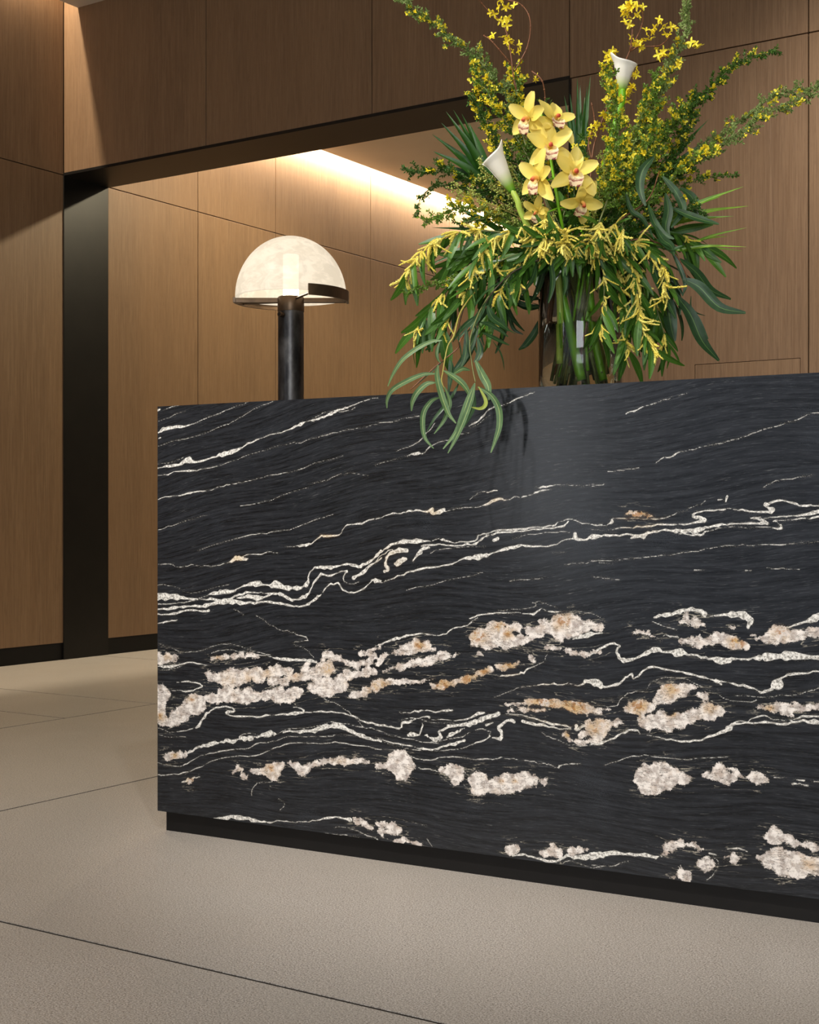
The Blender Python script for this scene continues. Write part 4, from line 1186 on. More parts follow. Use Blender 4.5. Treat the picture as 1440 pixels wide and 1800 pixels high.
def sample(pts, ds, u):
    x = u * ds[-1]
    for i in range(len(pts) - 1):
        if ds[i + 1] >= x:
            k = (x - ds[i]) / max(1e-9, ds[i + 1] - ds[i])
            return pts[i].lerp(pts[i + 1], k), (pts[i + 1] - pts[i]).normalized()
    return pts[-1].copy(), (pts[-1] - pts[-2]).normalized()


def stem_root(name, label, cat, group, foot_pts, ctl, r0, r1, mat, n=7):
    o = empty(name, foot_pts[0]); tag(o, label, cat, group)
    pts = spline(list(foot_pts) + ctl, 8)
    a = Acc(); a.tube([p - foot_pts[0] for p in pts], r0, r1, n)
    a.put('stem', mat, o)
    return o, pts


def broom(label, px, dy0, dy1, start=.35, dens=1.0, tw=.05, nflow=20, fl_range=(.4, .95), mat=None, twig=M_TWIG, spread=1.0, leaf=.0085, fsz=.0094, droop=0.0, lone=False):
    """a branch of tiny leaves and yellow pea flowers"""
    ft = root_pts()
    o, pts = stem_root('broom_branch', label, 'branch', 'broom branches in the bouquet', ft, path_of(px, dy0, dy1), .0030, .0009, twig)
    org = ft[0]
    # the part above the vase mouth
    i0 = 8; pp = pts[i0:]; ds = along(pp); L = ds[-1]
    tws = Acc(); lv = Acc(); tips = []
    nt = int(L * (1 - start) / .0062 * dens)
    for k in range(nt):
        u = start + (1 - start) * (k + random.random()) / nt
        p, d = sample(pp, ds, u)
        out = (rdir() - d * rdir().dot(d)); out = (out - d * out.dot(d)).normalized()
        dr = (d * random.uniform(.5, 1.1) + out * spread + Vector((0, 0, -droop))).normalized()
        l = tw * random.uniform(.35, 1.0) * (1.15 - .65 * u)
        tp = [p + dr * (l * t) + rdir() * (l * .06) + Vector((0, 0, .12 * l * t * t)) for t in (0, .35, .7, 1)]
        tws.tube([q - org for q in tp], .0009, .0004, 4, cap=False)
        tips.append((u, tp))
        nl = max(4, int(l / .0032))
        for j in range(nl):
            t = (j + random.random()) / nl; q = tp[0].lerp(tp[-1], t)
            for _ in range(4):
                dd = (dr * .5 + rdir() * 1.0).normalized()
                lv.leaflet(q - org, dd, rdir(), leaf * random.uniform(.6, 1.25), leaf * .5)
    for k in range(int(L * (1 - start) / .003)):
        p, d = sample(pp, ds, start + (1 - start) * random.random())
        lv.leaflet(p - org, (d * .4 + rdir()).normalized(), rdir(), leaf, leaf * .42)
    if tws.v: tws.put('side_twigs', twig, o)['kind'] = 'stuff'
    if lv.v: lv.put('foliage', mat or L_BROOM, o, False)['kind'] = 'stuff'
    cand = [t for t in tips if fl_range[0] <= t[0] <= fl_range[1]] or tips
    for k in range(min(150, int(nflow * 1.9))):
        u, tp = random.choice(cand)
        q = tp[0].lerp(tp[-1], random.uniform(.4, 1.05)); dd = ((tp[-1] - tp[0]).normalized() + rdir() * .8 + Vector((0, -.3, 0))).normalized()
        link('flower', PEA, o, orient(q - org, dd, Vector((0, -1, .5)) + rdir() * .6, fsz * random.uniform(.75, 1.25)))
    return o


def wattle(label, px, dy0, dy1, start=.35, nleaf=12, ncl=5, size=.072, catk=.030, fan=1.0, per=4):
    nleaf = int(nleaf * 1.9); size *= 1.04; per = int(per * 1.45 + .5); catk *= 1.1
    """a spray of long wattle leaves and fluffy yellow flower spikes"""
    ft = root_pts()
    o, pts = stem_root('wattle_spray', label, 'flower', 'wattle sprays in the bouquet', ft, path_of(px, dy0, dy1), .0028, .0010, M_TWIG)
    org = ft[0]; pp = pts[8:]; ds = along(pp)
    for k in range(nleaf):
        u = start + (1 - start) * (k + .5) / nleaf
        p, d = sample(pp, ds, u)
        out = rdir(); out = (out - d * out.dot(d)).normalized()
        dr = (d * .75 + out * .75 * fan + Vector((0, 0, -.55))).normalized()
        link('leaf', random.choice(ACAC_LEAVES), o, orient(p - org, dr, Vector((0, -1, .4)) + rdir() * .9, size * random.uniform(.7, 1.15)))
    for k in range(ncl):
        u = start + .05 + (.97 - start) * (k + .5) / ncl
        p, d = sample(pp, ds, u)
        for _ in range(per):
            dr = (d * .45 + rdir() * .75 + Vector((0, -.25, -.45))).normalized()
            q = p + d * random.uniform(-.015, .015)
            link('flower_spike', random.choice(CATKINS), o, orient(q - org, dr, rdir() + Vector((0, 0, 1)), catk * random.uniform(.7, 1.15)))
    return o


def euc_branch(label, px, dy0, dy1, leaves, stem_mat=M_DARKST, foot=None, r=.0028):
    """leaves: (points with depth, width, material)"""
    ft = foot or root_pts()
    ctl = [Q(*p) if len(p) == 3 else Q(p[0], p[1], dy0 + (dy1 - dy0) * (i + 1) / len(px)) for i, p in enumerate(px)]
    o, pts = stem_root('eucalyptus_branch', label, 'branch', 'eucalyptus branches in the bouquet', ft, ctl, r, .0012, stem_mat)
    org = ft[0]
    for lp, w, m in leaves:
        c = [Q(x, y, d) for x, y, d in lp]
        a = Acc(); a.blade([q - org for q in spline(c, 5)], w, Vector((random.uniform(-.3, .3), -1, random.uniform(-.1, .5))), .18, wav=.05)
        a.put('leaf', m, o)
    return o


def random_euc(label, px, dy0, dy1, nleaf=9, size=.12, start=.3):
    ft = root_pts()
    o, pts = stem_root('eucalyptus_branch', label, 'branch', 'eucalyptus branches in the bouquet', ft, path_of(px, dy0, dy1), .0028, .001, M_DARKST)
    org = ft[0]; pp = pts[8:]; ds = along(pp)
    for k in range(nleaf):
        u = start + (1 - start) * (k + .5) / nleaf
        p, d = sample(pp, ds, u); out = rdir(); out = (out - d * out.dot(d)).normalized()
        dr = (d * .7 + out * .7 + Vector((0, 0, -.5))).normalized()
        link('leaf', random.choice(EUC_LEAVES), o, orient(p - org, dr, Vector((0, -1, .4)) + rdir() * .8, size * random.uniform(.7, 1.15)))
    return o
# ------------------------------------------------------------------ the bouquet
# broom: yellow pea flowers on fine green branches
broom('broom branch reaching to the upper left corner of the bouquet, over the doorway beam', [(975, 400), (930, 270), (888, 165), (835, 100), (770, 48), (715, 8), (680, -25)], 0, .05, .42, 1.25, .050, 44, (.45, .9), L_GREY, fsz=.0078)
broom('broom branch full of yellow flowers left of the orchids', [(985, 400), (940, 300), (915, 210), (905, 120)], .02, .06, .35, 1.5, .060, 62, (.55, 1), L_BROOM)
broom('broom branch with yellow flowers above the left calla lily', [(970, 400), (905, 300), (860, 225), (828, 165)], .03, .08, .4, 1.4, .055, 40, (.6, 1), L_DARK)
broom('dark leafy broom branch pointing left beside the hall ceiling', [(965, 420), (880, 345), (800, 305), (715, 300)], .0, -.04, .35, 1.4, .055, 12, (.4, .9), L_DARK, droop=.1)
broom('thin drooping broom twig at the far left edge of the bouquet', [(965, 425), (860, 350), (780, 325), (742, 345), (733, 380)], .02, -.02, .45, .8, .035, 4, (.4, .7), L_DARK)
broom('broom branch with yellow flowers under the palm fan on the left', [(970, 425), (880, 380), (810, 365), (748, 392)], -.02, -.06, .4, 1.3, .050, 22, (.5, .85), L_BROOM)
broom('low green broom branch hanging left below the wattle leaves', [(965, 440), (880, 470), (800, 490), (712, 515)], -.06, -.12, .35, 1.0, .036, 14, (.35, .8), L_BROOM)
broom('tall broom branch standing up to the top edge on the right', [(1045, 400), (1100, 280), (1160, 160), (1200, 70), (1212, 0), (1216, -30)], .02, .05, .35, 1.5, .050, 46, (.3, .8), L_GREY)
broom('broom branch tipped with sparse flowers above the right panel joint', [(1055, 410), (1140, 270), (1230, 175), (1300, 108), (1366, 90)], .05, .12, .35, 1.2, .045, 22, (.45, .95), L_DARK)
broom('grey green broom branch reaching the right edge of the picture', [(1060, 420), (1180, 320), (1280, 245), (1360, 195), (1460, 148)], .0, .06, .5, .95, .060, 16, (.55, .9), L_GREY)
broom('upper offshoot of broom leaves near the right edge of the picture', [(1060, 415), (1190, 300), (1300, 215), (1370, 165), (1450, 155)], .06, .10, .55, .8, .050, 12, (.55, .85), L_GREY)
broom('dense yellow broom branch below the upper right calla lily', [(1050, 400), (1082, 300), (1086, 210), (1070, 125)], -.13, -.12, .3, 1.6, .060, 90, (.35, 1), L_BROOM)
broom('bright green broom branch in the middle of the right half', [(1055, 400), (1120, 300), (1150, 220), (1150, 130)], -.02, .0, .3, 1.6, .062, 60, (.3, .95), L_BROOM)
broom('dark broom branch behind the right half of the bouquet', [(1060, 410), (1160, 320), (1200, 240), (1225, 165)], .04, .1, .3, 1.5, .062, 26, (.4, .95), L_DARK)
broom('broom branch with three flowers at its tip on the right wall', [(1065, 425), (1150, 350), (1230, 315), (1298, 308)], .0, .04, .45, .7, .030, 8, (.6, 1), L_DARK)
broom('short broom branch with yellow tufts right of the palm blades', [(1060, 420), (1150, 345), (1210, 285), (1256, 262)], -.05, -.04, .4, 1.2, .045, 22, (.7, 1), L_BROOM)
broom('inner broom branch between the orchids and the right calla lily', [(1030, 410), (1060, 330), (1072, 250)], -.06, -.06, .3, 1.3, .050, 26, (.3, 1), L_BROOM)
broom('low broom branch hanging right above the grass blades', [(1060, 425), (1150, 380), (1200, 365), (1240, 372)], -.05, -.08, .3, 1.3, .055, 8, (.4, .9), L_DARK)
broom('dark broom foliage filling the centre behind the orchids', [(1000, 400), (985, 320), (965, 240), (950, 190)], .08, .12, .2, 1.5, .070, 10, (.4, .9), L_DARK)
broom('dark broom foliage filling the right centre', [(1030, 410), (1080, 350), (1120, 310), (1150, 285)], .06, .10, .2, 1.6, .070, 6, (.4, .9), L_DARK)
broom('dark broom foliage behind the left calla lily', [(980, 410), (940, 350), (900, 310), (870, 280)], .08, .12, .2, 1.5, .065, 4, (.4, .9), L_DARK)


for lab, px, a, b, kw in [
        ('broom branch crowded with yellow flowers at the upper left, nearest the beam', [(980, 400), (930, 280), (880, 200), (850, 150), (830, 120)], .0, .02, dict(start=.45, dens=1.3, nflow=45, fl_range=(.55, 1))),
        ('green broom branch filling the space right of the palm blades', [(1040, 400), (1090, 300), (1130, 220), (1140, 165)], .02, .04, dict(start=.2, dens=1.3, nflow=40, fl_range=(.4, 1), tw=.065)),
        ('green broom branch in the right shoulder of the bouquet', [(1050, 400), (1130, 300), (1180, 230), (1200, 190)], -.02, .0, dict(start=.2, dens=1.3, nflow=30, fl_range=(.4, 1), tw=.065)),
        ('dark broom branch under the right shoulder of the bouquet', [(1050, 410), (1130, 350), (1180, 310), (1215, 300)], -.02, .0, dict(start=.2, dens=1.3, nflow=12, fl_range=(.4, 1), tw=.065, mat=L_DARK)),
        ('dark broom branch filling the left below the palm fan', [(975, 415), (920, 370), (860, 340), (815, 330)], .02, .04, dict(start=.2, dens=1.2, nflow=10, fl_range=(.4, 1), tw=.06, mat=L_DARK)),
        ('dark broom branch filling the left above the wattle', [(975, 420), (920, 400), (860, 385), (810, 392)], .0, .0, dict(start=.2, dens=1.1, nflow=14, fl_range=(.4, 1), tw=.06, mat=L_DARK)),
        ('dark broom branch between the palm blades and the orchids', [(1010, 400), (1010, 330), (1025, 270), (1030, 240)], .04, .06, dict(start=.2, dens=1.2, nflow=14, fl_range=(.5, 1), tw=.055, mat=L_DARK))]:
    broom(lab, px, a, b, **kw)


# budded sprigs
def sprig(label, px, dy0, dy1, n=26, spread=.035):
    ft = root_pts()
    o, pts = stem_root('budded_sprig', label, 'branch', 'budded sprigs in the bouquet', ft, path_of(px, dy0, dy1), .002, .0008, M_YSTEM)
    org = ft[0]; pp = pts[8:]; ds = along(pp); a = Acc(); b = Acc()
    for k in range(n):
        u = .45 + .55 * (k + random.random()) / n; p, d = sample(pp, ds, u)
        out = rdir(); out = (out - d * out.dot(d)).normalized(); dr = (d * .9 + out).normalized(); l = spread * random.uniform(.5, 1)
        tp = [p + dr * (l * t) - org for t in (0, .5, 1)]
        a.tube(tp, .0008, .0005, 4, cap=False)
        for _ in range(9):
            c = tp[1].lerp(tp[2], random.uniform(-.4, 1.0)) + rdir() * .007
            a.tube([tp[1].lerp(tp[2], .5), c], .0004, .0003, 3, cap=False); b.ball(c, random.uniform(.0014, .0024), 5)
    a.put('side_twigs', M_YSTEM, o)['kind'] = 'stuff'; b.put('buds', M_BUD, o)['kind'] = 'stuff'


sprig('pale green budded sprig in front of the left calla lily stem', [(975, 410), (930, 370), (880, 325), (845, 300)], -.08, -.12, 34)
sprig('pale green budded sprig left of the orchids, above the wattle', [(980, 410), (935, 350), (905, 310), (898, 285)], -.1, -.14, 26)
sprig('pale green budded sprig at the far left of the centre', [(970, 415), (900, 375), (840, 350), (800, 335)], -.06, -.1, 30)
sprig('pale green budded sprig right of the orchids', [(1040, 410), (1052, 350), (1060, 310), (1062, 275)], -.1, -.12, 30)


# curly willow stems with yellow star flowers
def willow(label, runs, flowers, dy):
    ft = root_pts(spread=.05)
    o = empty('willow_stem', ft[0]); tag(o, label, 'branch', 'willow stems in the bouquet')
    for i, run in enumerate(runs):
        c = [Q(x, y, dy + .01 * math.sin(k * 1.7 + i)) for k, (x, y) in enumerate(run)]
        if i == 0: c = list(ft) + c
        pts = spline(c, 7); a = Acc(); a.tube([p - ft[0] for p in pts], .0030 if i == 0 else .0019, .0011, 6, .1)
        for k in range(4, len(pts) - 1, 4): a.ball(pts[k] - ft[0], .0026, 5)
        a.put('stem' if i == 0 else 'curled_twig', M_BARK, o)
    for x, y, num in flowers:
        for _ in range(num):
            q = Q(x + random.uniform(-9, 9), y + random.uniform(-9, 9), dy + random.uniform(-.015, .01))
            link('flower', STAR, o, orient(q - ft[0], (rdir() + Vector((0, -.6, -.3))).normalized(), rdir(), random.uniform(.011, .016)))


willow('reddish curled willow stem looping above the left half of the bouquet', [
    [(975, 400), (935, 260), (906, 150), (898, 95), (886, 45), (855, 15), (838, -6)],
    [(905, 125), (928, 80), (932, 35), (916, 8), (885, -2)], [(903, 118), (880, 90), (862, 70), (850, 62)],
    [(935, 125), (952, 140), (958, 165), (957, 190)]],
    [(862, 22, 3), (877, 4, 3), (893, 6, 3), (907, 10, 2), (884, 36, 5), (892, 68, 4), (897, 75, 4), (910, 84, 4), (872, 70, 2), (938, 136, 3)], .04)
willow('reddish curled willow stem rising right of the orchids', [
    [(1030, 400), (1042, 270), (1058, 215), (1080, 155), (1105, 95), (1130, 38), (1121, -6)],
    [(1062, 215), (1070, 180), (1100, 140)], [(1108, 90), (1125, 82), (1160, 80), (1180, 62)], [(1108, 88), (1112, 50), (1105, 30), (1118, 15)],
    [(1040, 280), (1035, 250), (1045, 215), (1040, 180)]],
    [(1102, 22, 9), (1110, 12, 7), (1122, 18, 7), (1101, 36, 6), (1122, 75, 9), (1112, 70, 4), (1140, 64, 4), (1143, 52, 4), (1077, 95, 5), (1075, 103, 4), (1160, 90, 5),
     (1164, 42, 5), (1178, 53, 4), (1190, 108, 4), (1158, 100, 4), (1065, 195, 4), (1052, 218, 6), (1047, 230, 4), (1112, 130, 8), (1106, 155, 8), (1102, 170, 6), (1090, 165, 5), (1222, 70, 4)], -.01)


# palm leaves
def palm(label, hub, tips, dy, mat=L_PALM, w=.017, stem_px=None):
    ft = root_pts()
    o, pts = stem_root('palm_leaf', label, 'leaf', 'palm leaves in the bouquet', ft, [Q(stem_px[0], stem_px[1], dy * .5)] if stem_px else [], .0035, .0028, M_GSTEM)
    hubp = Q(hub[0], hub[1], dy)
    a = Acc(); a.tube([p - ft[0] for p in spline([pts[-1], pts[-1].lerp(hubp, .5) + Vector((0, 0, .01)), hubp], 4)], .0028, .002, 6); a.put('leaf_stalk', M_GSTEM, o)
    for i, (x, y) in enumerate(tips):
        tip = Q(x, y, dy + random.uniform(-.05, .05)); mid = hubp.lerp(tip, .5) + Vector((0, random.uniform(-.012, .012), .008))
        a = Acc(); a.blade([p - ft[0] for p in spline([hubp, mid, tip], 5)], w, Vector((random.uniform(-.5, .5), -1, .2)), .35,
                           prof=lambda t: (.55 + .45 * math.sin(math.pi * min(1, t * 1.2))) * (1 - t) ** .55 + .02)
        a.put('blade', mat, o)


palm('dark green palm fan spreading left against the beam and ceiling', (868, 335), [(784, 196), (797, 193), (776, 216), (760, 236), (762, 266), (759, 286), (792, 208), (812, 200), (824, 215), (772, 246), (764, 268)], .08, w=.026, stem_px=(965, 400))
palm('upright palm blades between the orchids and the right broom', (1020, 330), [(1015, 137), (1020, 150), (1038, 135), (1032, 152), (1002, 165), (992, 168), (1028, 170), (1008, 205)], .1, w=.019, stem_px=(1015, 400))
palm('bright palm blades pointing right over the panelled wall', (1150, 400), [(1307, 328), (1316, 362), (1268, 345), (1290, 380)], -.02, L_PALMY, .016, stem_px=(1070, 420))
palm('dark palm blades rising to the right behind the broom', (1140, 330), [(1246, 210), (1262, 235), (1222, 240), (1268, 262), (1210, 285)], .1, w=.018, stem_px=(1060, 410))
palm('thin pale grass blades lying level at the right', (1190, 440), [(1313, 400), (1312, 434), (1305, 441), (1280, 415), (1262, 452)], -.03, L_PALMY, .009, stem_px=(1075, 425))
palm('dark palm fan low on the left behind the wattle', (900, 420), [(790, 362), (760, 400), (752, 432), (780, 452), (810, 372), (745, 470), (770, 500)], .1, w=.016, stem_px=(960, 420))


# eucalyptus
def z3(s, d0=-.26, d1=-.28):
    """leaf points read at six times size around the hanging branch"""
    p = [tuple(float(a) for a in q.split(',')) for q in s.split()]
    n = len(p)
    return [(660 + x / 6, 560 + y / 6, d0 + (d1 - d0) * i / (n - 1)) for i, (x, y) in enumerate(p)]


S6 = 1 / 6 / (F / 3.08)
hang = [
    (z3('700,230 600,240 450,310 290,430 190,580 130,715', -.26, -.22), 62, L_EUC),
    (z3('640,580 500,590 330,660 180,750 125,850 122,945', -.27, -.25), 64, L_EUC),
    (z3('640,675 540,690 440,780 390,880 380,975', -.265, -.27), 74, L_EUC),
    (z3('680,830 590,870 510,990 500,1150 530,1270 615,1370', -.28, -.30), 66, L_EUC),
    (z3('660,490 650,600 690,780 740,930 780,1020 850,1105', -.285, -.31), 84, L_EUC),
    (z3('730,720 780,860 770,950 720,1080 620,1215', -.30, -.29), 62, L_EUC),
    (z3('720,550 820,610 910,680 970,760 1000,840', -.28, -.29), 92, L_EUC),
    (z3('785,430 800,520 790,640 770,800', -.25, -.255), 78, L_EUCD),
    (z3('680,240 650,340 655,420 690,470', -.27, -.27), 44, L_EUC),
    (z3('880,680 820,800 700,960 620,1060 540,1200', -.27, -.285), 50, L_EUCD),
    (z3('1000,545 920,530 860,560 825,590', -.26, -.28), 60, L_EUC)]
hang2 = [
    (z3('1055,440 1130,600 1190,720 1200,860', -.255, -.275), 100, L_EUC),
    (z3('1080,720 1220,810 1300,950 1310,1120 1270,1270 1218,1415', -.29, -.31), 84, L_EUC),
    (z3('1050,680 980,850 920,1030 850,1200 715,1375', -.295, -.31), 78, L_EUC),
    (z3('1050,690 1010,860 930,1080 850,1260 765,1420', -.305, -.32), 70, L_EUC),
    (z3('1090,720 1160,850 1155,920 1100,950 1015,935', -.30, -.31), 50, L_YEL),
    (z3('1030,740 1040,900 1000,1020 930,1150', -.28, -.285), 60, L_EUCD),
    (z3('1080,200 1110,330 1080,420 1040,460', -.24, -.25), 90, L_EUCD),
    (z3('960,100 960,300 940,420 900,520', -.24, -.25), 84, L_EUCD),
    (z3('1130,150 1240,200 1320,240 1412,280', -.22, -.20), 62, L_EUCD),
    (z3('1110,40 1200,60 1310,120 1400,192', -.22, -.20), 58, L_EUCD),
    (z3('1240,240 1310,340 1345,440 1360,545', -.22, -.2), 22, L_EUCD),
    (z3('1180,-140 1230,-20 1330,60 1412,130', -.2, -.18), 100, L_EUCD),
    (z3('1290,-120 1350,20 1380,100 1480,160', -.19, -.17), 30, L_EUCD)]
hang = [(p, w * S6, m) for p, w, m in hang]; hang2 = [(p, w * S6, m) for p, w, m in hang2]
euc_branch('eucalyptus branch with yellow stem hanging over the counter edge at the left', [(970, 450, .0), (910, 465, -.03), (850, 500, -.08), (812, 545, -.20), (798, 590, -.265), (787, 610, -.27), (779, 652, -.275), (777, 672, -.28), (788, 695, -.29)], 0, 0, hang, M_YSTEM, r=.0026)
euc_branch('eucalyptus branch hanging over the counter edge nearer the vase, with one yellow leaf', [(972, 450, -.02), (920, 470, -.05), (860, 520, -.16), (828, 590, -.26), (830, 640, -.27), (836, 672, -.29)], 0, 0, hang2, M_TWIG, r=.0024)
euc_branch('red eucalyptus twig crossing behind the hanging leaves at the left', [(970, 455, -.0), (900, 490, -.08), (815, 590, -.235), (805, 612, -.235), (765, 645, -.235), (722, 685, -.235)], 0, 0,
           [(z3('900,60 880,220 900,330 910,450', -.235, -.24), 24 * S6, L_EUCD), (z3('760,380 700,460 600,560 360,760', -.235, -.235), 14 * S6, L_EUCD)], M_BARK, r=.0018)


def ep(s, d0=0., d1=0.):
    p = [tuple(float(a) for a in q.split(',')) for q in s.split()]; n = len(p)
    return [(x, y, d0 + (d1 - d0) * i / (n - 1)) for i, (x, y) in enumerate(p)]


PXM = 3.3 / F
euc_branch('dark eucalyptus branch with long leaves sweeping down to the right', [(1060, 440, -.05), (1130, 420, -.08), (1185, 445, -.1), (1210, 490, -.1)], 0, 0, [
    (ep('1195,455 1225,480 1250,510 1285,526', -.06, -.02), 20 * PXM, L_EUCD),
    (ep('1200,490 1230,505 1265,540 1311,550', -.12, -.13), 24 * PXM, L_EUCD),
    (ep('1190,520 1215,555 1235,600 1264,634', -.1, -.08), 26 * PXM, L_EUCD),
    (ep('1205,540 1225,560 1245,596', -.08, -.08), 12 * PXM, L_EUCD),
    (ep('1180,440 1195,470 1205,500 1200,520', -.12, -.12), 10 * PXM, L_EUCD),
    (ep('1160,440 1150,470 1170,520 1188,560', -.12, -.12), 22 * PXM, L_EUCD),
    (ep('1170,500 1175,540 1180,575 1186,600', -.06, -.06), 30 * PXM, L_EUCD),
    (ep('1215,520 1215,540 1225,550 1240,555', -.06, -.06), 4 * PXM, L_EUCD),
    (ep('1155,420 1180,437 1200,432', -.14, -.14), 10 * PXM, L_EUCD),
    (ep('1150,395 1165,420 1180,432 1185,450', -.14, -.14), 16 * PXM, L_EUCD)], M_BARK)
euc_branch('eucalyptus branch with broad curved leaves in the right centre', [(1050, 420, -.06), (1100, 380, -.1), (1140, 350, -.12), (1160, 300, -.1)], 0, 0, [
    (ep('1150,275 1130,300 1125,330 1135,362', -.12, -.15), 20 * PXM, L_EUCD),
    (ep('1165,310 1190,340 1200,370 1180,400', -.08, -.1), 18 * PXM, L_EUCD),
    (ep('1180,365 1210,378 1240,388 1264,394', -.1, -.12), 18 * PXM, L_EUCD),
    (ep('1140,360 1150,390 1165,410 1185,420', -.12, -.14), 16 * PXM, L_EUCD),
    (ep('1170,340 1175,370 1170,400 1178,420', -.1, -.12), 20 * PXM, L_EUCD),
    (ep('1100,340 1110,370 1130,385 1150,420', -.14, -.15), 12 * PXM, L_EUCD),
    (ep('1195,330 1215,345 1225,365 1220,385', -.04, -.05), 20 * PXM, L_EUCD)], M_BARK)
euc_branch('thin dark eucalyptus branch crossing the gap left of the vase', [(990, 462, .0), (985, 520, .11), (940, 522, .13), (905, 512, .12)], 0, 0, [
    (ep('950,526 920,524 895,518 885,512', .13, .12), 12 * PXM, L_EUCD), (ep('955,538 930,540 910,532 895,520', .13, .12), 16 * PXM, L_EUCD),
    (ep('950,560 940,585 925,605 912,615', .13, .12), 16 * PXM, L_EUCD), (ep('905,515 912,535 925,540 940,536', .12, .12), 5 * PXM, L_EUCD),
    (ep('890,540 898,565 905,580 920,588', .12, .12), 9 * PXM, L_EUCD)], M_DARKST)
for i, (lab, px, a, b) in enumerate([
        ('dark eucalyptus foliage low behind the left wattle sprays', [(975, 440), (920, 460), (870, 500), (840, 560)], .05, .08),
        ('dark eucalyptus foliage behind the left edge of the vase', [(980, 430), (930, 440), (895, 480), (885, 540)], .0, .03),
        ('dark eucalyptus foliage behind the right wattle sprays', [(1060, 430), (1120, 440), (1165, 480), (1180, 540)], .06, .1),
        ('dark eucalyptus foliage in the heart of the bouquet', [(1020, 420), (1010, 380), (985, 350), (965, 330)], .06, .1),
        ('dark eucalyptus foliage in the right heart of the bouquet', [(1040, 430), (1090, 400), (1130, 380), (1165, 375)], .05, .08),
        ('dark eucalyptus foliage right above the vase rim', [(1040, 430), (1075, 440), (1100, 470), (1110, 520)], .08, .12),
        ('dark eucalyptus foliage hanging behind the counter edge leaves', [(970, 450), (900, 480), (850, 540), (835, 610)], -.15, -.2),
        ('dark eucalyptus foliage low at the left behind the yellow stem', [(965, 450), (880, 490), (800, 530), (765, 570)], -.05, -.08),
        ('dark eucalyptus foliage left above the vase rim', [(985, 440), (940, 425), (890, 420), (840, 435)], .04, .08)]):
    random_euc(lab, px, a, b, 14, .115, .15)

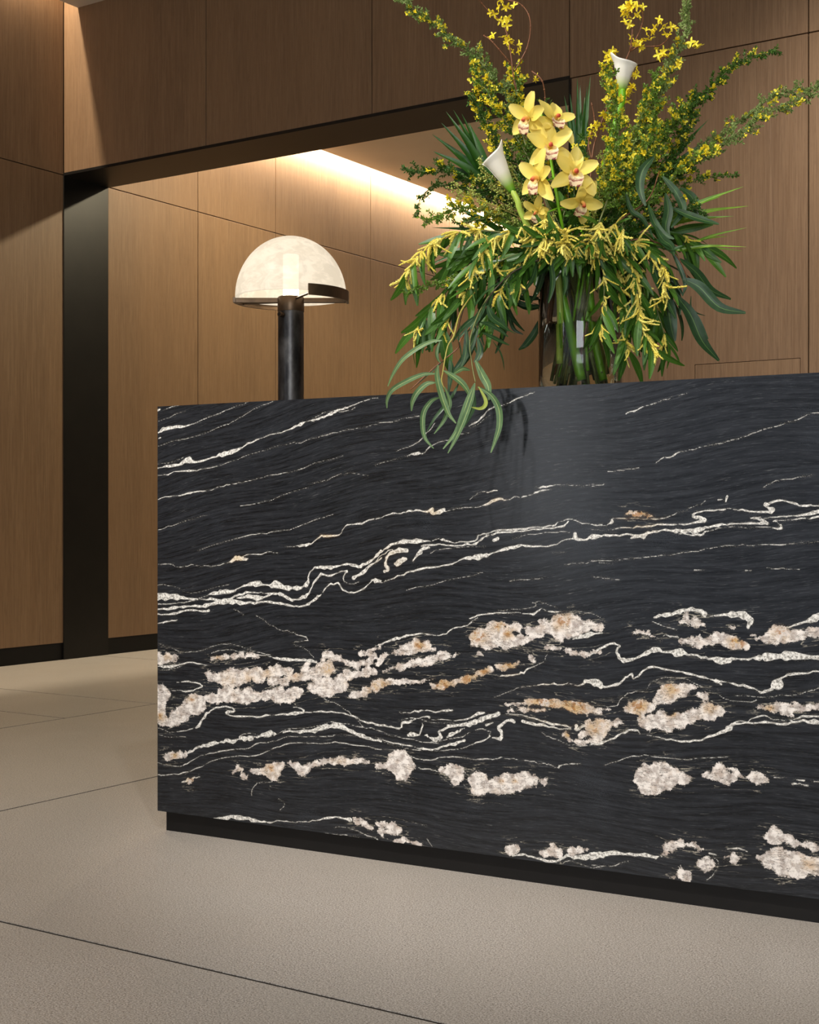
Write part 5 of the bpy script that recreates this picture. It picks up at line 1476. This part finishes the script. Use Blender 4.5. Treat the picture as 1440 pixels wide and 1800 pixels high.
# wattle sprays
for lab, px, a, b, kw in [
        ('wattle spray with golden spikes at the far left of the bouquet', [(970, 430), (880, 408), (800, 410), (745, 440), (708, 490)], -.08, -.10, dict(start=.5, nleaf=11, ncl=5, per=8, size=.080, catk=.032)),
        ('wattle spray with broad leaves low at the left', [(968, 440), (880, 455), (800, 500), (755, 545), (728, 590)], -.06, -.12, dict(start=.5, nleaf=13, ncl=3, per=5, size=.090)),
        ('wattle spray drooping towards the hanging eucalyptus', [(972, 440), (900, 450), (840, 490), (800, 540), (775, 590)], -.1, -.14, dict(start=.4, nleaf=13, ncl=3, per=3, size=.085)),
        ('wattle spray with bright spikes above the hanging eucalyptus', [(975, 430), (920, 415), (870, 420), (840, 455), (825, 480)], -.16, -.22, dict(start=.35, nleaf=8, ncl=5, per=6, size=.070)),
        ('wattle spray low left of the vase with curled spikes', [(980, 440), (940, 440), (900, 480), (870, 530), (855, 570)], -.12, -.18, dict(start=.35, nleaf=13, ncl=4, per=3, size=.080)),
        ('wattle spray with light green leaves beside the vase rim', [(985, 440), (950, 430), (925, 460), (915, 500), (925, 515)], -.16, -.18, dict(start=.3, nleaf=14, ncl=3, per=3, size=.062)),
        ('wattle spray with cream spikes under the left calla lily', [(985, 430), (940, 400), (900, 405), (860, 425)], -.16, -.2, dict(start=.3, nleaf=7, ncl=5, per=7, size=.060, catk=.026)),
        ('wattle cluster with bright yellow spikes under the orchids', [(1000, 430), (985, 400), (965, 388), (960, 395)], -.16, -.19, dict(start=.4, nleaf=6, ncl=3, per=14, size=.060, catk=.028)),
        ('wattle cluster with bright yellow spikes over the vase mouth', [(1000, 435), (975, 420), (955, 425), (950, 440)], -.17, -.2, dict(start=.4, nleaf=8, ncl=3, per=12, size=.062, catk=.028)),
        ('wattle spray with amber spikes at the vase rim', [(1010, 440), (1000, 425), (990, 430), (985, 455)], -.12, -.15, dict(start=.3, nleaf=6, ncl=3, per=8, size=.055, catk=.028)),
        ('wattle cluster with light leaves just right of the vase centre', [(1035, 430), (1050, 400), (1055, 395), (1050, 415)], -.16, -.2, dict(start=.35, nleaf=9, ncl=3, per=9, size=.060, catk=.028)),
        ('wattle cluster with spreading light leaves on the right', [(1045, 430), (1080, 395), (1095, 400), (1090, 425)], -.14, -.18, dict(start=.4, nleaf=9, ncl=3, per=9, size=.058, catk=.028)),
        ('wattle spray hanging over the right side of the vase', [(1040, 445), (1058, 465), (1062, 520), (1052, 590)], -.13, -.15, dict(start=.25, nleaf=15, ncl=5, per=5, size=.078, catk=.024)),
        ('wattle spray with many spikes hanging right of the vase', [(1050, 440), (1100, 450), (1118, 500), (1125, 560), (1150, 615)], -.1, -.14, dict(start=.25, nleaf=16, ncl=8, per=8, size=.078)),
        ('wattle spray hanging right of the vase, closest to the counter', [(1045, 445), (1080, 480), (1095, 550), (1105, 620)], -.06, -.1, dict(start=.25, nleaf=15, ncl=5, per=7, size=.080)),
        ('wattle spray with spikes beside the long dark eucalyptus leaves', [(1055, 435), (1130, 430), (1165, 470), (1170, 520)], -.12, -.14, dict(start=.35, nleaf=9, ncl=5, per=7, size=.070)),
        ('wattle spray with leaves tipping over the counter right of the vase', [(1055, 445), (1130, 490), (1160, 560), (1175, 620)], -.06, -.08, dict(start=.35, nleaf=14, ncl=3, per=4, size=.070)),
        ('dark leafy wattle spray filling the right side below the palm blades', [(1060, 430), (1130, 410), (1190, 410), (1235, 435)], .0, -.02, dict(start=.3, nleaf=18, ncl=2, per=3, size=.085)),
        ('dark leafy wattle spray filling the space behind the orchids', [(1000, 430), (990, 390), (1000, 360), (1030, 350)], -.04, -.05, dict(start=.2, nleaf=14, ncl=0, size=.080)),
        ('dark leafy wattle spray filling the space behind the left sprays', [(980, 440), (910, 440), (850, 440), (790, 455)], .0, .0, dict(start=.25, nleaf=20, ncl=1, per=3, size=.085)),
        ('dark leafy wattle spray behind the vase on the right', [(1050, 440), (1080, 480), (1120, 520), (1140, 570)], .08, .1, dict(start=.2, nleaf=18, ncl=2, per=4, size=.085))]:
    wattle(lab, px, a, b, **kw)


# orchids on one green spike
def petal_mesh(name, L, w, curl, mat, cup=.35, nx=9, tipw=.0):
    a = Acc(); ny = 7
    for i in range(nx):
        t = i / (nx - 1); h = w / 2 * (math.sin(math.pi * (.06 + .88 * t)) ** .75) * (1 - .12 * t)
        for j in range(ny):
            s = -1 + 2 * j / (ny - 1)
            a.v.append(Vector((L * t, h * s, cup * h * s * s - curl * L * t * t + .03 * L * math.sin(7 * t + 2 * s) * abs(s)))); a.uv.append((t, j / (ny - 1)))
    for i in range(nx - 1):
        for j in range(ny - 1):
            k = i * ny + j; a.f.append((k, k + ny, k + ny + 1, k + 1))
    return a.mesh(name, mat)


P_SEP = petal_mesh('petal', .058, .033, .12, M_ORCH); P_PET = petal_mesh('petal', .053, .031, -.15, M_ORCH)


def lip_mesh():
    a = Acc(); nx, ny = 10, 9
    for i in range(nx):
        t = i / (nx - 1)
        for j in range(ny):
            s = -1 + 2 * j / (ny - 1)
            w = .009 + .006 * math.sin(t * math.pi) + (.004 if t > .6 else 0)
            up = .011 * s * s * (1 - t) ** .6
            a.v.append(Vector((.004 + .028 * t, w * s, up - .016 * max(0, t - .55) ** 1.3 * 3 + .0012 * math.sin(11 * s + 5 * t)))); a.uv.append((t, s * .5 + .5))
    for i in range(nx - 1):
        for j in range(ny - 1):
            k = i * ny + j; a.f.append((k, k + ny, k + ny + 1, k + 1))
    return a.mesh('lip', M_LIP)


def column_mesh():
    a = Acc(); a.tube([Vector((0, 0, 0)), Vector((.008, 0, .003)), Vector((.016, 0, .003)), Vector((.021, 0, -.001))], .0042, .0045, 8); return a.mesh('column', M_COLM)


LIP = lip_mesh(); COLUMN = column_mesh()
ft = root_pts(spread=.03)
orch, opts = stem_root('orchid_stem', 'orchid stem bearing yellow flowers with wine spotted lips, front centre of the bouquet', 'flower', None, ft,
                       [Q(1000, 440, -.10), Q(985, 380, -.16), Q(975, 320, -.18), Q(965, 260, -.17), Q(955, 215, -.15), Q(950, 195, -.14)], .0042, .003, M_GSTEM)


def orchid(x, y, dy, face, up, roll=0., s=1.0):
    s *= 1.1
    """face: direction the flower looks; up: where its top sepal points"""
    c = Q(x, y, dy) - ft[0]; n = Vector(face).normalized(); u = Vector(up); u = (u - n * u.dot(n)).normalized(); r = u.cross(n)
    mf = orient(c, (n - u * .25).normalized(), u, s)
    fo = link('flower', COLUMN, orch, mf)
    base = mf.inverted()

    def add(name, me, ang, tilt, sc=1.0):
        d = (u * math.cos(ang) + r * math.sin(ang)); d = (d + n * tilt).normalized()
        o = link(name, me, fo); m = orient(c - n * .001, d, n, s * sc); o.matrix_local = base @ m
    for a, t in ((0, .12), (math.radians(128), .0), (math.radians(-128), .0)): add('petal', P_SEP, a + roll, t + random.uniform(-.1, .1), random.uniform(.93, 1.08))
    for a in (62, -62): add('petal', P_PET, math.radians(a) + roll, .15 + random.uniform(-.1, .1), random.uniform(.93, 1.05))
    o = link('lip', LIP, fo); m = orient(c - u * .004, (n * .8 - u * .7).normalized(), (u * .8 + n * .5).normalized(), s * .88); o.matrix_local = base @ m
    # the short stalk behind
    a = Acc(); q, _ = min(((p, (p - ft[0] - c).length) for p in opts), key=lambda k: k[1])
    a.tube([q - ft[0], (q - ft[0]).lerp(c, .5) + Vector((0, 0, -.006)), c - n * .002], .0018, .0022, 6); a.put('flower_stalk', M_GSTEM, orch)


orchid(1010, 304, -.205, (.12, -1, .18), (.06, 0, 1), .05, 1.02)
orchid(967, 259, -.205, (.0, -1, .25), (.0, 0, 1), -.08, 1.0)
orchid(948, 314, -.215, (-.72, -.62, .0), (.25, 0, 1), .1, 1.0)
orchid(930, 208, -.195, (-.66, -.7, -.15), (.35, 0, 1), .0, .95)
orchid(975, 212, -.175, (.35, -.75, .5), (.1, .2, 1), .1, .95)
orchid(1022, 355, -.19, (.4, -.8, -.5), (.3, 0, 1), .2, .85)
orchid(944, 372, -.17, (-.5, -.8, -.4), (.1, 0, 1), .3, .62)


# calla lilies
def calla(label, base, rimc, dy, stem, r=.030, tipdir=(-1, 0, .2), stem_r=.0065, smat=M_GSTEM):
    a0 = random.uniform(0, 6.28)
    foot = stem[0]; o = empty('calla_lily', foot); tag(o, label, 'flower', 'calla lilies in the bouquet')
    B = Q(base[0], base[1], dy); T = Q(rimc[0], rimc[1], dy - .01); ax = (T - B); H = ax.length; ax.normalize()
    td = Vector(tipdir); td = (td - ax * td.dot(ax)).normalized(); sd = ax.cross(td)
    acc = Acc(); nu, nv = 36, 18
    for i in range(nv):
        v = i / (nv - 1)
        for k in range(nu + 1):
            th = math.pi * (-1.06 + 2.12 * k / nu)      # 0 is the tip side; the edges wrap past each other at the back
            tip = math.exp(-(th / .55) ** 2)
            rad = .0075 + (r - .0075) * (v ** 1.05) + .0045 * max(0, v - .80) / .2 * (.4 + 1.0 * tip) + .0012 * th * v / math.pi
            hh = H * v * (1 + .06 * math.cos(th) * v) + .007 * tip * max(0, v - .6) / .4 - .006 * max(0, v - .8) / .2 * (1 - tip)
            c = B + ax * hh
            acc.v.append(c + td * (math.cos(th) * rad) + sd * (math.sin(th) * rad * .82) - foot); acc.uv.append((v, k / nu))
    for i in range(nv - 1):
        for k in range(nu):
            q = i * (nu + 1) + k; acc.f.append((q, q + 1, q + nu + 2, q + nu + 1))
    s = acc.put('spathe', M_CALLA, o)
    md = s.modifiers.new('thick', 'SOLIDIFY'); md.thickness = .0012
    sp = Acc(); sp.tube([B + ax * (H * t) - foot for t in (.15, .35, .55, .75, .85)], .0042, .0028, 8, .1); sp.put('spadix', M_SPADIX, o)
    st = Acc(); pts = spline(list(stem) + [B - ax * .02, B + ax * .012], 8); st.tube([p - foot for p in pts], stem_r * 1.15, stem_r, 12); st.put('stem', smat, o)


vz = lambda px, py, d=0.: Q(px, py, d)
calla('white calla lily on the left of the bouquet with a lit green stem base', (902, 338), (864, 268), -.14,
      [Q(987, 641, -.055), Q(986, 580, -.05), Q(982, 500, -.04), Q(972, 462, -.05), Q(935, 410, -.11), Q(915, 370, -.13)], .0285, (.9, -.3, .4), .0068, M_PSTEM)
calla('white calla lily high on the right, half hidden by yellow flowers', (1093, 166), (1098, 104), -.07,
      [Q(1022, 668, -.045), Q(1004, 590, -.04), Q(988, 510, -.02), Q(1020, 455, -.02), Q(1052, 340, -.04), Q(1075, 250, -.06)], .0285, (-.9, -.2, .3), .0088, M_GSTEM)

# thick cut stems standing in the water
for lab, pp_, r_, m_ in [
        ('thick bright green flower stalk leaning right in the vase water', [Q(1054, 668, -.03), Q(1040, 610, -.02), Q(1022, 500, .0), Q(1020, 440, .0)], .0085, M_GSTEM),
        ('green flower stalk standing just right of the vase centre', [Q(1040, 560, -.02), Q(1034, 500, -.02), Q(1030, 440, .0), Q(1035, 420, .0)], .0095, M_GSTEM),
        ('slim dark woody stem along the left inside of the vase', [Q(958, 660, -.01), Q(962, 590, -.01), Q(972, 500, .01), Q(990, 430, .02)], .0036, M_BARK),
        ('second slim woody stem at the left inside of the vase', [Q(967, 664, .02), Q(966, 600, .02), Q(980, 500, .02), Q(1000, 430, .02)], .0042, M_BARK),
        ('slim tan stem at the right inside of the vase', [Q(1060, 658, -.04), Q(1059, 600, -.04), Q(1050, 510, -.02), Q(1030, 430, .0)], .0022, M_YSTEM),
        ('dark woody stem at the right inside of the vase', [Q(1078, 664, .01), Q(1076, 600, .01), Q(1060, 510, .01), Q(1035, 430, .02)], .005, M_DARKST),
        ('thin green stem ending in the middle of the vase water', [Q(989, 615, -.06), Q(986, 580, -.06), Q(984, 520, -.04), Q(990, 440, -.02)], .0026, M_GSTEM)]:
    o = empty('flower_stalk', pp_[0]); tag(o, lab, 'stem', 'cut stems in the vase')
    a = Acc(); a.tube([p - pp_[0] for p in spline(pp_, 7)], r_, r_ * .85, 12); a.put('stem', m_, o)
